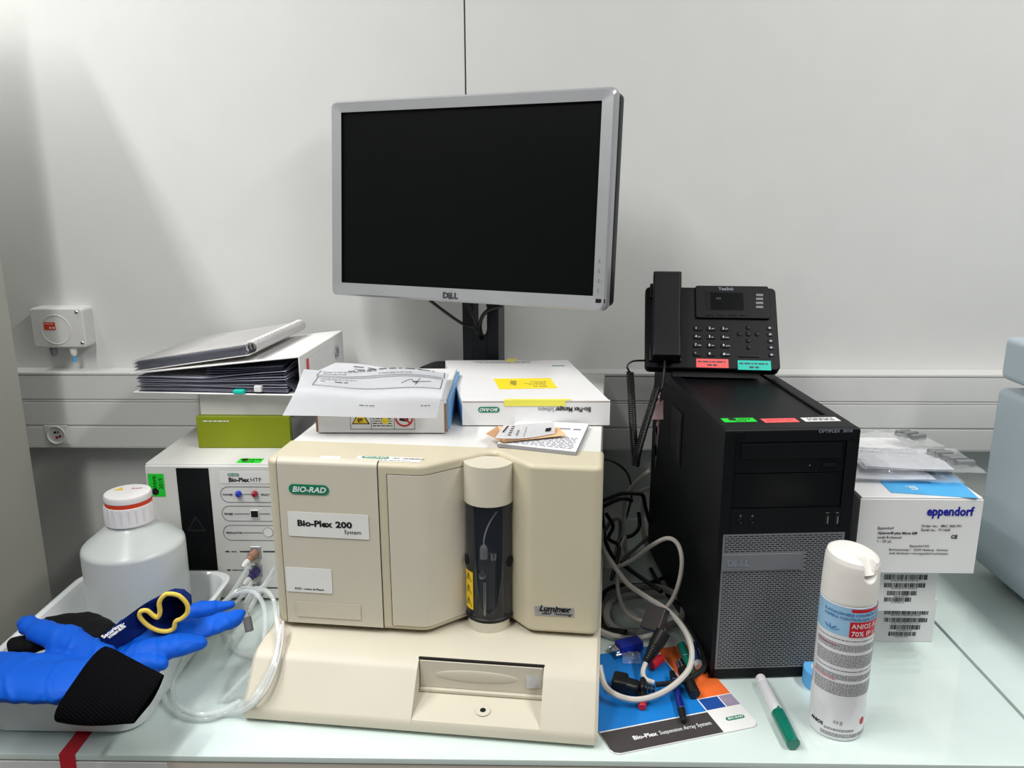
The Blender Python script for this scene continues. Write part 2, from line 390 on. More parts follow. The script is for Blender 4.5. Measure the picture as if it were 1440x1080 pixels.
# ------------------------------------------------------------------ analyser
AO = BF.M @ Vector((.0115, .098, .084))
AF = Fr(tuple(AO), R(-5.86))
an = thing('fluorescence_analyser', 'cream bench-top analyser with a green maker badge and a round sample window', 'analyser', fr=AF)
AW = .4355; AH = .235
r = .012
RS = .017
front = [(r, 0), (.2015, 0), (.2095, .002), (.2165, .0065), (.2735, .061), (.2795, .066), (.2875, .068), (.2955, .066), (.3335, .010+RS), (.3405, .003+RS), (.3485, RS), (AW-r, RS)]
cr = [(AW-r+r*math.sin(R(a)), RS+r-r*math.cos(R(a))) for a in (22, 45, 68, 90)]
cl = [(r-r*math.sin(R(a)), r-r*math.cos(R(a))) for a in (90, 68, 45, 22)]
shell = front+cr+[(AW, .085), (0, .085)]+cl
# round hole region for the tube: the notch itself receives it
MB().prism(shell, 0, AH, .0065, 4, only='both').out('front_housing', 'shell', an)
MB().box((.004, .084, .002), (AW-.004, .545, AH-.0015), .002, 2).out('metal_cover', 'whiteg', an)
for x in (.03, AW-.03):
    for y in (.05, .44): MB().lathe([(0, -.005), (.010, -.005), (.010, .003), (0, .003)], 16, M=at(x, y+.02, 0)).out('foot', 'black', an)
# doors
def fp(px, py, yl=0): return AF.front(px, py, yl)
def door(x0, x1, z0, z1, name='door'):
    MB().box((x0-.0007, -.0006, z0-.0007), (x1+.0007, .004, z1+.0007)).out('gap', 'seam', an)
    return MB().box((x0+.0004, -.0016, z0+.0004), (x1-.0004, .004, z1-.0004), .0012, 2).out(name, 'cream2', an)
def tprof(off): return [(-off, .0035), (-off, AH-.0065)]+[(.0065-(.0065+off)*math.cos(R(a)), AH-.0065+(.0065+off)*math.sin(R(a))) for a in (25, 45, 65, 90)]+[(.012, AH+off), (.012, AH-.004), (.004, AH-.012), (.004, .0035)]
dx0, dx1, ex0 = fp(392.5, 700)[0], fp(532, 700)[0], fp(545.5, 700)[0]
MB().absorb(yz(tprof(.0005), dx0-.0008, dx1+.0008)).out('gap', 'seam', an)
d1 = MB().absorb(yz(tprof(.0014), dx0+.0003, dx1-.0003)).out('door', 'cream2', an)
# second door wraps round the corner
def wrap(off, pad):
    p = [(ex0-pad, -off), (.2015, -off), (.2095+off*.3, .002-off*.95), (.2165+off*.6, .0065-off*.8), (.2690+pad*.6, .0565-off*.3)]
    return p+[(.2615, .07), (ex0-pad, .02)]
MB().prism(wrap(.0006, .0007), .0078, AH-.0138).out('gap', 'seam', an)
MB().prism(wrap(.0016, -.0004), .0085, AH-.0145).out('side_door', 'cream2', an)
x, z = fp(435, 687.5); pill('maker_badge', .054, .0135, at(x, -.002, z) @ FRONT, d1)
def splate(px0, py0, px1, py1, m='clearlabel', r=.002, nm='label_plate', par=None, yl=-.002):
    x0, z0 = fp(px0, py0, yl); x1, z1 = fp(px1, py1, yl)
    return plate(nm, x1-x0, z0-z1, at((x0+x1)/2, yl, (z0+z1)/2) @ FRONT, par or an, m, r), (x0, x1, z1, z0)
pl, (x0, x1, z0, z1) = splate(404, 719, 519.5, 759, par=d1)
hh = z1-z0
text('lettering', 'Bio-Plex', hh*.34, 'textblack', pl, at(x0+.0125, -.0026, z0+hh*.44) @ FRONT, bold=.04, fit=.0475)
text('lettering', '200', hh*.34, 'textblack', pl, at(x0+.0645, -.0026, z0+hh*.44) @ FRONT, bold=.04, fit=.0225)
text('lettering', 'System', hh*.22, 'textblack', pl, at(x0+.0755, -.0026, z0+hh*.20) @ FRONT, fit=.0225)
pl, (x0, x1, z0, z1) = splate(401, 797, 468, 835, 'white', par=d1, nm='inventory_sticker')
text('lettering', 'ECS22 - Lecteur de Plaques', .0038, 'textblack', pl, at((x0+x1)/2, -.0026, z0+.004) @ FRONT, align='CENTER', fit=.040, bold=.01)
# lower glossy tape remnants
pl, bb = splate(416, 845, 508, 872, 'cream', par=d1, nm='adhesive_strip')
# powered-by plate
pl, (x0, x1, z0, z1) = splate(752, 852, 807, 868, 'silver', .0005, 'nameplate', yl=RS-.0002)
text('lettering', 'Luminex', .0115, 'textblack', pl, at(x0+.0055, RS-.0008, z0+.0066) @ FRONT, bold=.04, shear=.3, fit=.042)
text('lettering', 'xMAP  Technology', .0052, 'textblack', pl, at(x0+.009, RS-.0008, z0+.0018) @ FRONT, bold=.02, shear=.3)
text('lettering', 'Powered by', .0028, 'textblack', pl, at(x0+.034, RS-.0008, z1-.0033) @ FRONT, bold=.02, shear=.3)
# top label and small white tab
def tpx(px, py, zl=AH): return AF.top(px, py, zl)
c0 = tpx(495, 648); c1 = tpx(589, 651.5); c2 = tpx(502, 637)
Mt = at((c0[0]+c1[0])/2+.002, (c0[1]+c1[1])/2+.0105, AH+.0002) @ Matrix.Rotation(math.atan2(c1[1]-c0[1], c1[0]-c0[0]), 4, 'Z')
tl = plate('service_label', .086, .0175, Mt, an, 'white')
pill('maker_badge', .036, .0075, Mt @ at(-.019, .0035, .0004), tl)
text('lettering', 'PO:  20/08/2021', .0062, 'print', tl, Mt @ at(.004, .001, .0006), shear=.3)
micro('lettering', [(-.04, -.001, -.006, .0016), (.002, .03, -.006, .0014)], Mt, tl, 'print', 4, t=.0006)
c = tpx(465, 644.5, AH); MB().box((c[0]-.0135, c[1]-.006, AH-.002), (c[0]+.0135, c[1]+.004, AH+.0018), .0005, 1).out('latch_tab', 'white', an)
# sample window column
TX, TYc, TR = .2855, .050, .0335
def colpoly(R0, x0=TX, y0=TYc):
    pts = [(x0+R0*math.cos(R(a)), y0+R0*1.02*math.sin(R(a))) for a in range(180, 361, 12)]
    return pts
capp = colpoly(TR)+[(TX+TR-.004, .056), (TX+.010, .0645), (TX-.006, .0645), (TX-TR+.004, .056)]
sc = MB().prism(capp, .1745, AH-.0065, .0012, 2).out('probe_housing_cap', 'cream', an)
# smoked glass shell
t = bmesh.new(); A = []; 
for zz in (.014, .1745): A.append([t.verts.new((TX+(TR-.001)*math.cos(R(a)), TYc+(TR-.001)*math.sin(R(a)), zz)) for a in range(180, 361, 10)])
for i in range(len(A[0])-1): t.faces.new((A[0][i], A[0][i+1], A[1][i+1], A[1][i]))
MB().absorb(t).out('smoked_window', 'smoke', an)
MB().prism(colpoly(TR)+[(TX+TR, .05), (TX-TR, .05)], .009, .014, .001, 1).out('window_base', 'black', an)
MB().box((TX-TR+.002, .049, 0), (TX+TR-.002, .052, .1745)).out('window_back', 'darkin', an)
for s in (-1, 1):
    MB().box((TX+s*.024-.005, .038, .0), (TX+s*.024+.005, .05, .1745)).out('side_pillar', 'paddark', an)
    ac = R(270)+s*R(64); b = MB()
    for k in range(20):
        p_, q_ = 2*PI*k/20, 2*PI*(k+1)/20
        f_ = lambda u, r_=.0078: Vector((TX+(TR+.0002)*math.cos(ac+r_*math.cos(u)/TR), TYc+(TR+.0002)*math.sin(ac+r_*math.cos(u)/TR), .092+r_*math.sin(u)))
        b.quad(f_(0, 0), f_(p_), f_(q_), f_(q_))
    bmesh.ops.remove_doubles(b.bm, verts=b.bm.verts, dist=1e-7)
    b.out('finger_notch', 'hole', an, smooth=False)
MB().box((TX-.012, .030, .010), (TX+.010, .05, .098), .001).out('probe_carriage', 'silverd', an)
MB().lathe([(0, .0), (.0055, .0), (.0055, .014), (.0035, .018), (0, .018)], 16, M=at(TX-.004, .026, .099)).out('fitting', 'silver', an)
MB().lathe([(0, .0), (.004, .0), (.0045, .004), (.0045, .010), (0, .012)], 16, M=at(TX+.009, .026, .098)).out('fitting', 'chrome', an)
MB().lathe([(0, .006), (.0055, .005), (.006, 0)], 20, M=at(TX-.006, .029, .075) @ FRONT).out('thumb_screw', 'chrome', an)
MB().lathe([(0, .015), (.0022, .015), (.0022, .066), (0, .066)], 12, M=at(TX-.003, .024, 0)).out('probe_needle', 'chrome', an)
MB().tube([(TX-.004, .026, .117), (TX-.003, .027, .130), (TX+.003, .032, .147), (TX+.012, .04, .160)], .0011, 6).out('capillary', 'tube', an)
wl = MB()
for k in range(4):
    pass
a0, a1 = R(203), R(236)
t = bmesh.new(); g = [[t.verts.new((TX+(TR-.0004)*math.cos(a0+(a1-a0)*i/6), TYc+(TR-.0004)*math.sin(a0+(a1-a0)*i/6), z)) for z in (.024, .079)] for i in range(7)]
for i in range(6): t.faces.new((g[i][0], g[i+1][0], g[i+1][1], g[i][1]))
wl = MB().absorb(t).out('warning_strip', 'warn', an)
def cylw(v):
    a = a0+(a1-a0)*v.x/.0193; return Vector((TX+(TR-.0001)*math.cos(a), TYc+(TR-.0001)*math.sin(a), v.y))
def tri(cx, cy, s, lw, f, b):
    P3 = [Vector((cx+s*math.cos(R(90+120*k)), cy+s*math.sin(R(90+120*k)), 0)) for k in range(3)]
    for k in range(3):
        a, c = P3[k], P3[(k+1) % 3]; cen = Vector((cx, cy, 0)); ai = a+(cen-a)*lw; ci = c+(cen-c)*lw
        b.quad(f(a), f(c), f(ci), f(ai))
b = MB()
for cz in (.0335, .0515, .0695):
    tri(.0096, cz-.001, .0086, .22, cylw, b)
    b.quad(cylw(Vector((.0088, cz-.001, 0))), cylw(Vector((.0106, cz-.001, 0))), cylw(Vector((.0106, cz+.004, 0))), cylw(Vector((.0088, cz+.004, 0))))
    b.quad(cylw(Vector((.0074, cz-.003, 0))), cylw(Vector((.0119, cz-.003, 0))), cylw(Vector((.0119, cz-.0018, 0))), cylw(Vector((.0074, cz-.0018, 0))))
b.out('hazard_symbols', 'textblack', wl, smooth=False)
# pedestal below the window, on the base unit
pp = BF.I @ (AF.M @ Vector((TX, TYc, 0)))
MB().lathe([(0, .078), (.0295, .078), (.029, .0795), (.0285, .0925), (0, .0925)], 32, M=at(pp.x, pp.y-.006, 0)).out('pedestal', 'cream', pf)

# ------------------------------------------------------------------ controller box (left, behind)
HF = Fr((-.6050, 1.199, 0), 0)
ht = thing('fluidics_controller', 'white metal instrument box with blue and red lamps, left of the cream analyser', 'instrument', fr=HF)
HW, HH = .245, .237
MB().box((0, .004, .006), (HW, .30, HH), .002, 2).out('case', 'whiteg', ht)
MB().box((.001, 0, .006), (HW-.001, .006, HH-.003), .0015, 2).out('front_panel', 'whiteg', ht)
for x in (.03, HW-.03):
    for y in (.04, .26): MB().lathe([(0, 0), (.010, 0), (.010, .007), (0, .007)], 16, M=at(x, y, 0)).out('foot', 'black', ht)
def hp(px, py, yl=0): return HF.front(px, py, yl)
x0, z1 = hp(247, 658); x1, z0 = hp(293, 658)
zb = hp(300, 802)[1]
MB().box((x0, -.0006, zb), (x1, .001, z1), .0004, 1).out('dark_window', 'pcgloss', ht)
MB().box((x0+.004, -.0009, zb+.045), (x1-.007, -.0004, zb+.112)).out('smoked_tray', 'pcgloss', ht)
b = MB(); tri(x0+.024, zb+.078, .0165, .12, lambda v: Vector((v.x, -.0012, v.y)), b); b.out('hazard_symbol', 'paddark', ht)
for px, py, n in ((220.5, 682, 1),):
    x, z = hp(px, py); M0 = at(x, -.0004, z) @ FRONT
    s = plate('green_sticker', .0255, .038, M0, ht, 'fluor')
    MB().lathe([(0, .0006), (.0058, .0006)], 20, M=M0 @ at(-.003, -.011, 0)).out('mark', 'textblack', s)
    text('lettering', 'oave', .0115, 'textblack', s, M0 @ at(0, -.006, .0006) @ Matrix.Rotation(PI/2, 4, 'Z'))
    text('lettering', '2019', .0095, 'textblack', s, M0 @ at(.0102, -.007, .0006) @ Matrix.Rotation(PI/2, 4, 'Z'))
xa, ya = HF.top(352, 648, HH); M0 = at(xa, ya, HH)
s = plate('green_sticker', .038, .022, M0, ht, 'fluor')
MB().lathe([(0, .0006), (.0058, .0006)], 20, M=M0 @ at(-.010, .004, 0)).out('mark', 'textblack', s)
text('lettering', '2019', .009, 'textblack', s, M0 @ at(-.011, -.0085, .0006)); text('lettering', 'oave', .011, 'textblack', s, M0 @ at(-.004, .001, .0006))
x0, z1 = hp(308, 663); x1 = HW-.012; z0 = hp(308, 679.5)[1]
s = plate('name_plate', x1-x0, z1-z0, at((x0+x1)/2, -.0002, (z0+z1)/2) @ FRONT, ht, 'white', .002)
pill('maker_badge', .018, .0045, at(x0+.0225, -.0008, z1-.005) @ FRONT, s)
text('lettering', 'Bio-Plex', .0098, 'textblack', s, at(x0+.0140, -.0008, z0+.0028) @ FRONT, bold=.04, fit=.033)
text('lettering', 'HTF', .0098, 'textblack', s, at(x0+.0485, -.0008, z0+.0028) @ FRONT, fit=.017)
def oval(px0, pyt, pyb, x1):
    x0, zt_ = hp(px0, pyt); zb_ = hp(px0, pyb)[1]; b = MB()
    h = zt_-zb_; o = rrect(x1-x0, h, h*.48, 8, x0, zb_); i = rrect(x1-x0-.0022, h-.0022, (h-.0022)*.48, 8, x0+.0011, zb_+.0011)
    n = len(o)
    for k in range(n): b.quad((o[k][0], -.0004, o[k][1]), (o[(k+1) % n][0], -.0004, o[(k+1) % n][1]), (i[(k+1) % n][0], -.0004, i[(k+1) % n][1]), (i[k][0], -.0004, i[k][1]))
    b.out('printed_outline', 'greyplastic', ht, smooth=False); return x0, (zt_+zb_)/2
def sm(s, px, py, size=.0046):
    x, z = hp(px, py); text('lettering', s, size, 'print', ht, at(x, -.0005, z-size*.35) @ FRONT, bold=.02)
def rule(px0, px1, py, h=.0012, m='greyplastic'):
    x0, z = hp(px0, py); x1 = hp(px1, py)[0]; MB().box((x0, -.0005, z-h/2), (x1, .0, z+h/2)).out('printed_line', m, ht, smooth=False)
oval(309, 684, 706.5, HW-.012); oval(311, 711, 733, HW-.012); oval(313, 738, 760, HW-.012)
sm('POWER', 313.5, 695.5); sm('FAULT', 367, 695.5); sm('PROBE', 315.5, 722.5); sm('REGULATOR', 318, 749)
rule(341, 353, 695); rule(329, 351, 722.5); rule(365, 380, 722.5); rule(342, 369, 749)
for px, m2 in ((335.5, 'ledblue'), (358.5, 'ledred')):
    x, z = hp(px, 694.5); MB().lathe([(0, .0065), (.003, .006), (.0052, .0035), (.0056, 0)], 20, M=at(x, 0, z) @ FRONT).out('indicator_lamp', m2, ht)
x, z = hp(358.5, 722.5)
MB().box((x-.0068, -.002, z-.0075), (x+.0068, 0, z+.0068), .001).out('switch_frame', 'white', ht); MB().box((x-.0056, -.0024, z-.0052), (x+.0056, -.001, z+.0056)).out('probe_port', 'hole', ht)
x, z = hp(377, 748.5); MB().lathe([(.0075, .0005), (.008, .0008), (.0085, 0)], 28, M=at(x, 0, z) @ FRONT).out('seal_sticker', 'printlight', ht)
MB().lathe([(0, .0003), (.0075, .0004)], 28, M=at(x, 0, z) @ FRONT).out('seal_sticker', 'white', ht)
rule(317, 322.5, 775.5, .0022, 'print'); sm('AIR IN', 325, 775.5, .0032); rule(337.5, 352, 775.5, .0022, 'print'); rule(370, 390, 775.5, .0022, 'print')
rule(319.5, 324.5, 801.5, .0022, 'print'); sm('SHEATH OUT', 327, 801.5, .0032); rule(350, 352, 801.5, .0022, 'print'); rule(334, 352, 826.5, .002, 'print'); rule(375, 392, 826.5, .002, 'print')
for px, py, m2 in ((360, 777, 'pipe'), (362, 802, 'purple'), (363, 828, 'capwhite')):
    x, z = hp(px, py)
    MB().box((x-.0085, -.0015, z-.011), (x+.0085, 0, z+.011), .0006, 1).out('port_plate', 'silver', ht)
    cp = MB(); d = Vector((-.45, -1, -.45)).normalized(); Mq = at(x, 0, z+.001) @ d.to_track_quat('Z', 'Y').to_matrix().to_4x4()
    cp.lathe([(0, 0), (.0065, 0), (.0065, .006), (.0075, .006), (.0075, .012), (.006, .0125), (.0055, .020), (0, .020)], 16, M=Mq)
    c_ = cp.out('quick_connector', m2, ht)
    MB().lathe([(0, .019), (.0048, .019), (.0048, .028), (.0028, .034), (0, .034)], 14, M=Mq).out('connector_collar', 'capwhite', c_)

# ------------------------------------------------------------------ monitor on the analyser top
AT = AO.z+AH                                   # world height of analyser top
MR = -.4
MF = Fr((-.0835, 1.478, AT-.0012), MR)
mo = thing('computer_monitor', 'wide flat monitor with silver bezel and black screen, turned to the left', 'monitor', fr=MF)
MB().prism(rrect(.23, .085, .025, 6, -.125, -.040), 0, .010, .004, 2).out('base_plate', 'standblack', mo)
# pole with slot
pw = .0365; b = MB()
ph = .33
for x0, x1 in ((-pw, -.0135), (.0135, pw)): b.box((x0, -.012, .008), (x1, .012, ph), .002)
b.box((-.0136, -.012, .008), (.0136, .012, .075)); b.box((-.0136, -.012, .145), (.0136, .012, ph))
for s in (0, 1):
    n = 10; cz = .075+.0135 if s == 0 else .145-.0135
    for k in range(n):
        a0_, a1_ = PI*k/n, PI*(k+1)/n
        sg = -1 if s == 0 else 1
        pa = (.0136*math.cos(a0_), cz+sg*.0136*math.sin(a0_)); pb = (.0136*math.cos(a1_), cz+sg*.0136*math.sin(a1_)); zz = .075 if s == 0 else .145
        t = bmesh.new(); vs = [t.verts.new((X, Y, Z_)) for Y in (-.012, .012) for X, Z_ in ((pa[0], pa[1]), (pb[0], pb[1]), (pb[0], zz), (pa[0], zz))]
        for f in ((0, 1, 2, 3), (7, 6, 5, 4), (0, 4, 5, 1)): t.faces.new([vs[i] for i in f])
        b.absorb(t)
b.out('pole', 'standblack', mo)
MB().box((pw-.0005, -.011, .008), (pw+.002, .013, ph), .001).out('pole_edge', 'silverd', mo)
HC = MF.I @ Vector((-.1082, 1.3553, .6401))
HM = Matrix.Translation(HC) @ Matrix.Rotation(-.082, 4, 'X')
def hb(*a, **k): k['M'] = HM; return MB().box(*a, **k)
sw2, sh2 = .237, .148; ow, ot, ob = .0185, .0165, .0195
outer = rrect(2*(sw2+ow), 2*sh2+ot+ob, .010, 5, -(sw2+ow), -(sh2+ob))
inner = rrect(2*sw2, 2*sh2, .0012, 5, -sw2, -sh2)
n = len(outer); t = bmesh.new()
def ringv(poly, y, ins=0):
    cx = sum(p[0] for p in poly)/n; out = []
    for x, z in poly: out.append(t.verts.new((x-math.copysign(ins, x), y, z-math.copysign(ins, z))))
    return out
r0 = ringv(outer, .036, .004); r1 = ringv(outer, .004); r2 = ringv(outer, -.004, .0008); r2b = ringv(outer, -.0075, .004); r3 = ringv(inner, -.006, -.0035); r4 = ringv(inner, .0)
for a, b_ in ((r0, r1), (r1, r2), (r2, r2b), (r2b, r3), (r3, r4)):
    for i in range(n): t.faces.new((a[i], a[(i+1) % n], b_[(i+1) % n], b_[i]))
bmesh.ops.recalc_face_normals(t, faces=t.faces)
MB().absorb(t, HM).out('bezel', 'silver', mo)
hb((-sw2, -.001, -sh2), (sw2, .002, sh2)).out('screen', 'screen', mo)
hb((-sw2-.012, .010, -sh2-.013), (sw2+.0185, .040, sh2+.012), bev=.008, seg=3).out('back_shell', 'standblack', mo)
hb((-.11, .035, -.11), (.11, .062, .11), bev=.012, seg=3).out('back_cover', 'standblack', mo)
text('maker_mark', 'D\u20acLL'.replace('\u20ac', ' '), .0135, 'print', mo, HM @ at(-.0290, -.0079, -sh2-.0128) @ FRONT, bold=.04, xs=1.1, sp=.95)
text('maker_mark', 'E', .0135, 'print', mo, HM @ at(-.0172, -.0079, -sh2-.0148) @ FRONT @ Matrix.Rotation(R(28), 4, 'Z'), bold=.04)
for i, z in enumerate((-.093, -.108, -.123, -.138)):
    b = MB(); o_ = rrect(.0085, .0045, .002, 4, -.00425, -.00225)
    b.prism(o_, 0, .0006, M=HM @ at(sw2+.009, -.0066, z+.002) @ FRONT); bt = b.out('button', 'silver', mo)
    MB().prism([(x*1.25, y*1.35) for x, y in o_], 0, .0002, M=HM @ at(sw2+.009, -.0066, z+.002) @ FRONT).out('gap', 'silverd', bt)
hb((sw2+.0015, -.0072, -.1545), (sw2+.0165, -.006, -.1485)).out('power_button', 'hole', mo)
# cables hanging from the monitor
def wp(px, py, y): return P(px, py, y=y)
cbm = MB().tube([MF.I @ p for p in (wp(604, 422, 1.44), wp(625, 438, 1.45), wp(650, 455, 1.45), wp(668, 462, 1.45), wp(678, 478, 1.47), wp(684, 476, 1.52))], .0028).out('video_cable', 'cableblack', mo)
MB().tube([MF.I @ p for p in (wp(655, 425, 1.445), wp(668, 450, 1.445), wp(680, 478, 1.47), wp(688, 480, 1.52))], .0030).out('power_lead', 'cableblack', mo)
MB().tube([MF.I @ p for p in (wp(705, 430, 1.42), wp(682, 440, 1.44), wp(675, 460, 1.45), wp(682, 482, 1.51))], .0036).out('power_lead', 'cableblack', mo)

# ------------------------------------------------------------------ boxes on the analyser
def carton(name, label, loc, rz, w, d, h, m='cardbox', cat='box', edge=None, group=None):
    t_ = thing(name, label, cat, loc, rz, group)
    MB().box((0, 0, 0), (w, d, h), .0012, 2).out('body', m, t_); return t_
BT = AT+.0004
LB = Fr((-.3015, 1.1035, BT), R(.2))
lb = thing('cardboard_carton', 'low white carton with warning stickers, lying under loose papers', 'box', fr=LB)
lw, lh, ld = .1855, .0495, .20
MB().box((0, 0, 0), (lw, ld, lh-.002), .001).out('body', 'cardbox', lb)
MB().box((0.001, .001, lh-.002), (lw-.001, ld, lh), .0005, 1).out('lid', 'cardbox', lb)
MB().box((lw, .012, .002), (lw+.004, ld-.003, lh-.004), .001).out('side_flap', 'bluebox', lb)
for x in (-.0006, lw-.0025): MB().box((x, -.0004, .001), (x+.0032, .004, lh-.006), .0004, 1).out('torn_edge', 'kraft', lb)
ws = plate('warning_sticker', .093, .044, at(.095, -.0002, .027) @ FRONT, lb, 'white')
b = MB()
for (a_, c_) in (((-.046, -.0215), (.046, -.0208)), ((-.046, .0205), (.046, .0212)), ((-.046, -.0215), (-.0453, .0212)), ((.0453, -.0215), (.046, .0212)), ((-.0165, -.0215), (-.0158, .0212)), ((.0165, -.0215), (.0172, .0212))):
    b.quad((a_[0], a_[1], .0006), (c_[0], a_[1], .0006), (c_[0], c_[1], .0006), (a_[0], c_[1], .0006))
b.out('sticker_frame', 'textblack', ws, M=at(.095, -.0002, .027) @ FRONT, smooth=False)
MB().prism([(-.013, -.010), (.013, -.010), (0, .012)], .0004, .0007, M=at(.095-.031, -.0002, .023) @ FRONT).out('warning_triangle', 'textblack', ws)
MB().prism([(-.0105, -.0085), (.0105, -.0085), (0, .0092)], .0007, .0009, M=at(.095-.031, -.0002, .023) @ FRONT).out('warning_triangle', 'warn', ws)
text('lettering', 'E%', .007, 'textblack', ws, at(.095-.0355, -.0012, .0165) @ FRONT, bold=.05)
micro('lettering', [(-.014, .014, y, .0014) for y in (-.014, -.0105, -.007, -.0035, 0, .0035)], at(.095, -.0002, .024) @ FRONT, ws, 'textblack', 5, t=.0006)
MB().lathe([(0, .0006), (.005, .0006)], 20, M=at(.099, -.0004, .018) @ FRONT).out('highlighter_mark', 'yellow', ws)
pm = at(.095+.031, -.0002, .0225) @ FRONT
MB().lathe([(.0105, .0009), (.0132, .0009)], 32, M=pm).out('prohibition_ring', 'red', ws)
MB().box((-.011, -.0012, .0006), (.011, .0012, .0009), M=pm @ Matrix.Rotation(R(-45), 4, 'Z')).out('prohibition_bar', 'red', ws)
MB().prism([(-.007, -.004), (.005, -.006), (.007, .003), (0, .006), (-.006, .004)], .0004, .0007, M=pm).out('hand_symbol', 'textblack', ws)

SF = Fr((-.0960, 1.1430, BT), R(1.0))
so = thing('software_box', 'flat white software carton with yellow label, right of the low carton', 'box', fr=SF)
sw_, sd_, sh_ = .2165, .285, .0375
MB().prism([(0, 0), (sw_, 0), (sw_-.043, sd_), (-.048, sd_)], 0, sh_, .0012, 1).out('body', 'cardbox', so)
MB().prism([(-.0006, .002), (0, .002), (-.048*.9, sd_*.9), (-.048*.9-.0006, sd_*.9)], .001, sh_-.008).out('side_print', 'bluebox', so)
MB().box((.001, -.0004, sh_-.0022), (sw_-.001, .0006, sh_-.0017)).out('lid_gap', 'kraft', so)
MB().box((.0, -.0006, sh_-.0016), (sw_, .003, sh_+.0004), .0004, 1).out('lid_edge', 'cardbox', so)
x, z = SF.front(687.5, 576); pill('maker_badge', .0315, .0085, at(x, -.0002, z) @ FRONT @ FLIP, so)
xe = SF.front(831, 577)[0]
text('lettering', 'Bio-Plex Manager', .0105, 'textblack', so, at(xe, -.0006, z+.0035) @ FRONT @ FLIP, bold=.02, fit=.052)
text('lettering', 'Software', .0100, 'printlight', so, at(SF.front(779.5, 577)[0], -.0006, z+.0035) @ FRONT @ FLIP, fit=.0235)
def quadpx(fr, pts, zl, name, m, par, t=.0004, off=.0002):
    poly = [fr.top(px, py, zl) for px, py in pts]
    return MB().prism(poly if sum((b[0]-a[0])*(b[1]+a[1]) for a, b in zip(poly, poly[1:]+poly[:1])) < 0 else poly[::-1], zl+off, zl+off+t).out(name, m, par)
yl = quadpx(SF, ((694, 533), (774, 532), (784, 546), (702, 547.5)), sh_, 'yellow_label', 'yellow', so)
xa, ya = SF.top(783, 534, sh_); 
Mx = Matrix.Translation((SF.top(744, 540, sh_)[0], SF.top(744, 540, sh_)[1], sh_+.0006)) @ FLIP
micro('lettering', [(-.028, -.002, -.014, .0022), (-.026, -.008, -.007, .0018), (-.026, .010, -.001, .0018), (-.026, .002, .005, .0018), (-.028, -.006, .016, .003), (.020, .030, -.018, .004), (.020, .030, -.010, .004), (.020, .030, -.002, .004), (.02, .03, .006, .004)], Mx, yl, 'print', 9, t=.0002)
quadpx(SF, ((711, 508.5), (714, 504.5), (728, 504.5), (724, 509)), sh_, 'yellow_tape', 'tapeyellow', so)
x0, z0 = SF.front(709, 571); x1, _ = SF.front(795, 571)
ty = MB(); ty.box((x0, -.0009, z0), (x1, -.0006, sh_+.0006)); ty.box((x0+.001, -.0009, sh_+.0005), (x1+.009, .007, sh_+.0008)); ty.out('yellow_tape', 'tapeyellow', so)
M5 = Matrix.Translation((SF.top(710, 509, sh_)[0], SF.top(710, 509, sh_)[1], sh_+.0002)) @ FLIP
micro('lettering', [(-.045, .06, -.004, .0025), (-.045, .055, .002, .0025), (-.045, .05, .010, .0025), (-.06, -.035, -.016, .003)], M5, so, 'printlight', 11)
q5 = SF.top(785, 514.5, sh_); plate('maker_badge', .022, .005, at(q5[0], q5[1], sh_), so, 'green')

# papers on the low carton: wavy sheet
def sheetfn(c00, c10, c11, c01, wav):
    def f(u, v):
        p = c00*(1-u)*(1-v)+c10*u*(1-v)+c11*u*v+c01*(1-u)*v
        return p+Vector((0, 0, wav(u, v)))
    return f
zt_ = BT+lh
A_ = P(396, 588, y=1.075); B_ = P(613, 592, y=1.078); C_ = P(632, 527, z=zt_+.008); D_ = P(428, 523, z=zt_+.020)
M0_, M1_ = P(417, 556, y=1.098), P(622, 563, z=zt_+.0035)
def f1(u, v): return sum((f1r(u, min(1, max(0, v+k*.035))) for k in (-2, -1, 0, 1, 2)), Vector())/5+Vector((0, 0, .0012))
def f1r(u, v):
    if v < .38: t_ = v/.38; a_, b_ = A_.lerp(M0_, t_), B_.lerp(M1_, t_)
    else: t_ = (v-.38)/.62; a_, b_ = M0_.lerp(D_, t_), M1_.lerp(C_, t_)
    p = a_.lerp(b_, u)
    return p+Vector((0, 0, .0035*(1+math.sin(u*7+v*3))*min(1, v*3+.1)+.0035*math.sin(PI*u)*min(1, v*3)))
pa = thing('paper_form', 'crumpled white form with ruled boxes and a signature draped over the low carton', 'paper', (A_+B_+C_+D_)/4)
def toloc(o): return Matrix.Translation(-Vector(o.location))
T0 = toloc(pa); MB().surf(f1, 30, 24, .0003).out('sheet', 'paper', pa, M=T0)
def on(f, du=.0006):
    return lambda u, v: f(u, v)+Vector((0, -.0006, .0009))
g1 = on(f1); b = MB()
def pline(b, f, u0, v0, u1, v1, wd=.005, n=14):
    for k in range(n):
        a, c = k/n, (k+1)/n; ua, va, ub, vb = u0+(u1-u0)*a, v0+(v1-v0)*a, u0+(u1-u0)*c, v0+(v1-v0)*c
        dx, dy = (0, wd*1.6) if abs(u1-u0) > abs(v1-v0) else (wd*.8, 0)
        b.quad(f(ua, va), f(ub, vb), f(ub+dx, vb+dy), f(ua+dx, va+dy))
for s_ in ((.10, .50, .98, .50), (.10, .76, .97, .76), (.10, .50, .115, .76), (.975, .50, .97, .76), (.10, .80, .97, .80), (.10, .80, .12, .99), (.975, .80, .965, .99)): pline(b, g1, *s_)
b.out('ruled_lines', 'print', pa, M=T0, smooth=False)
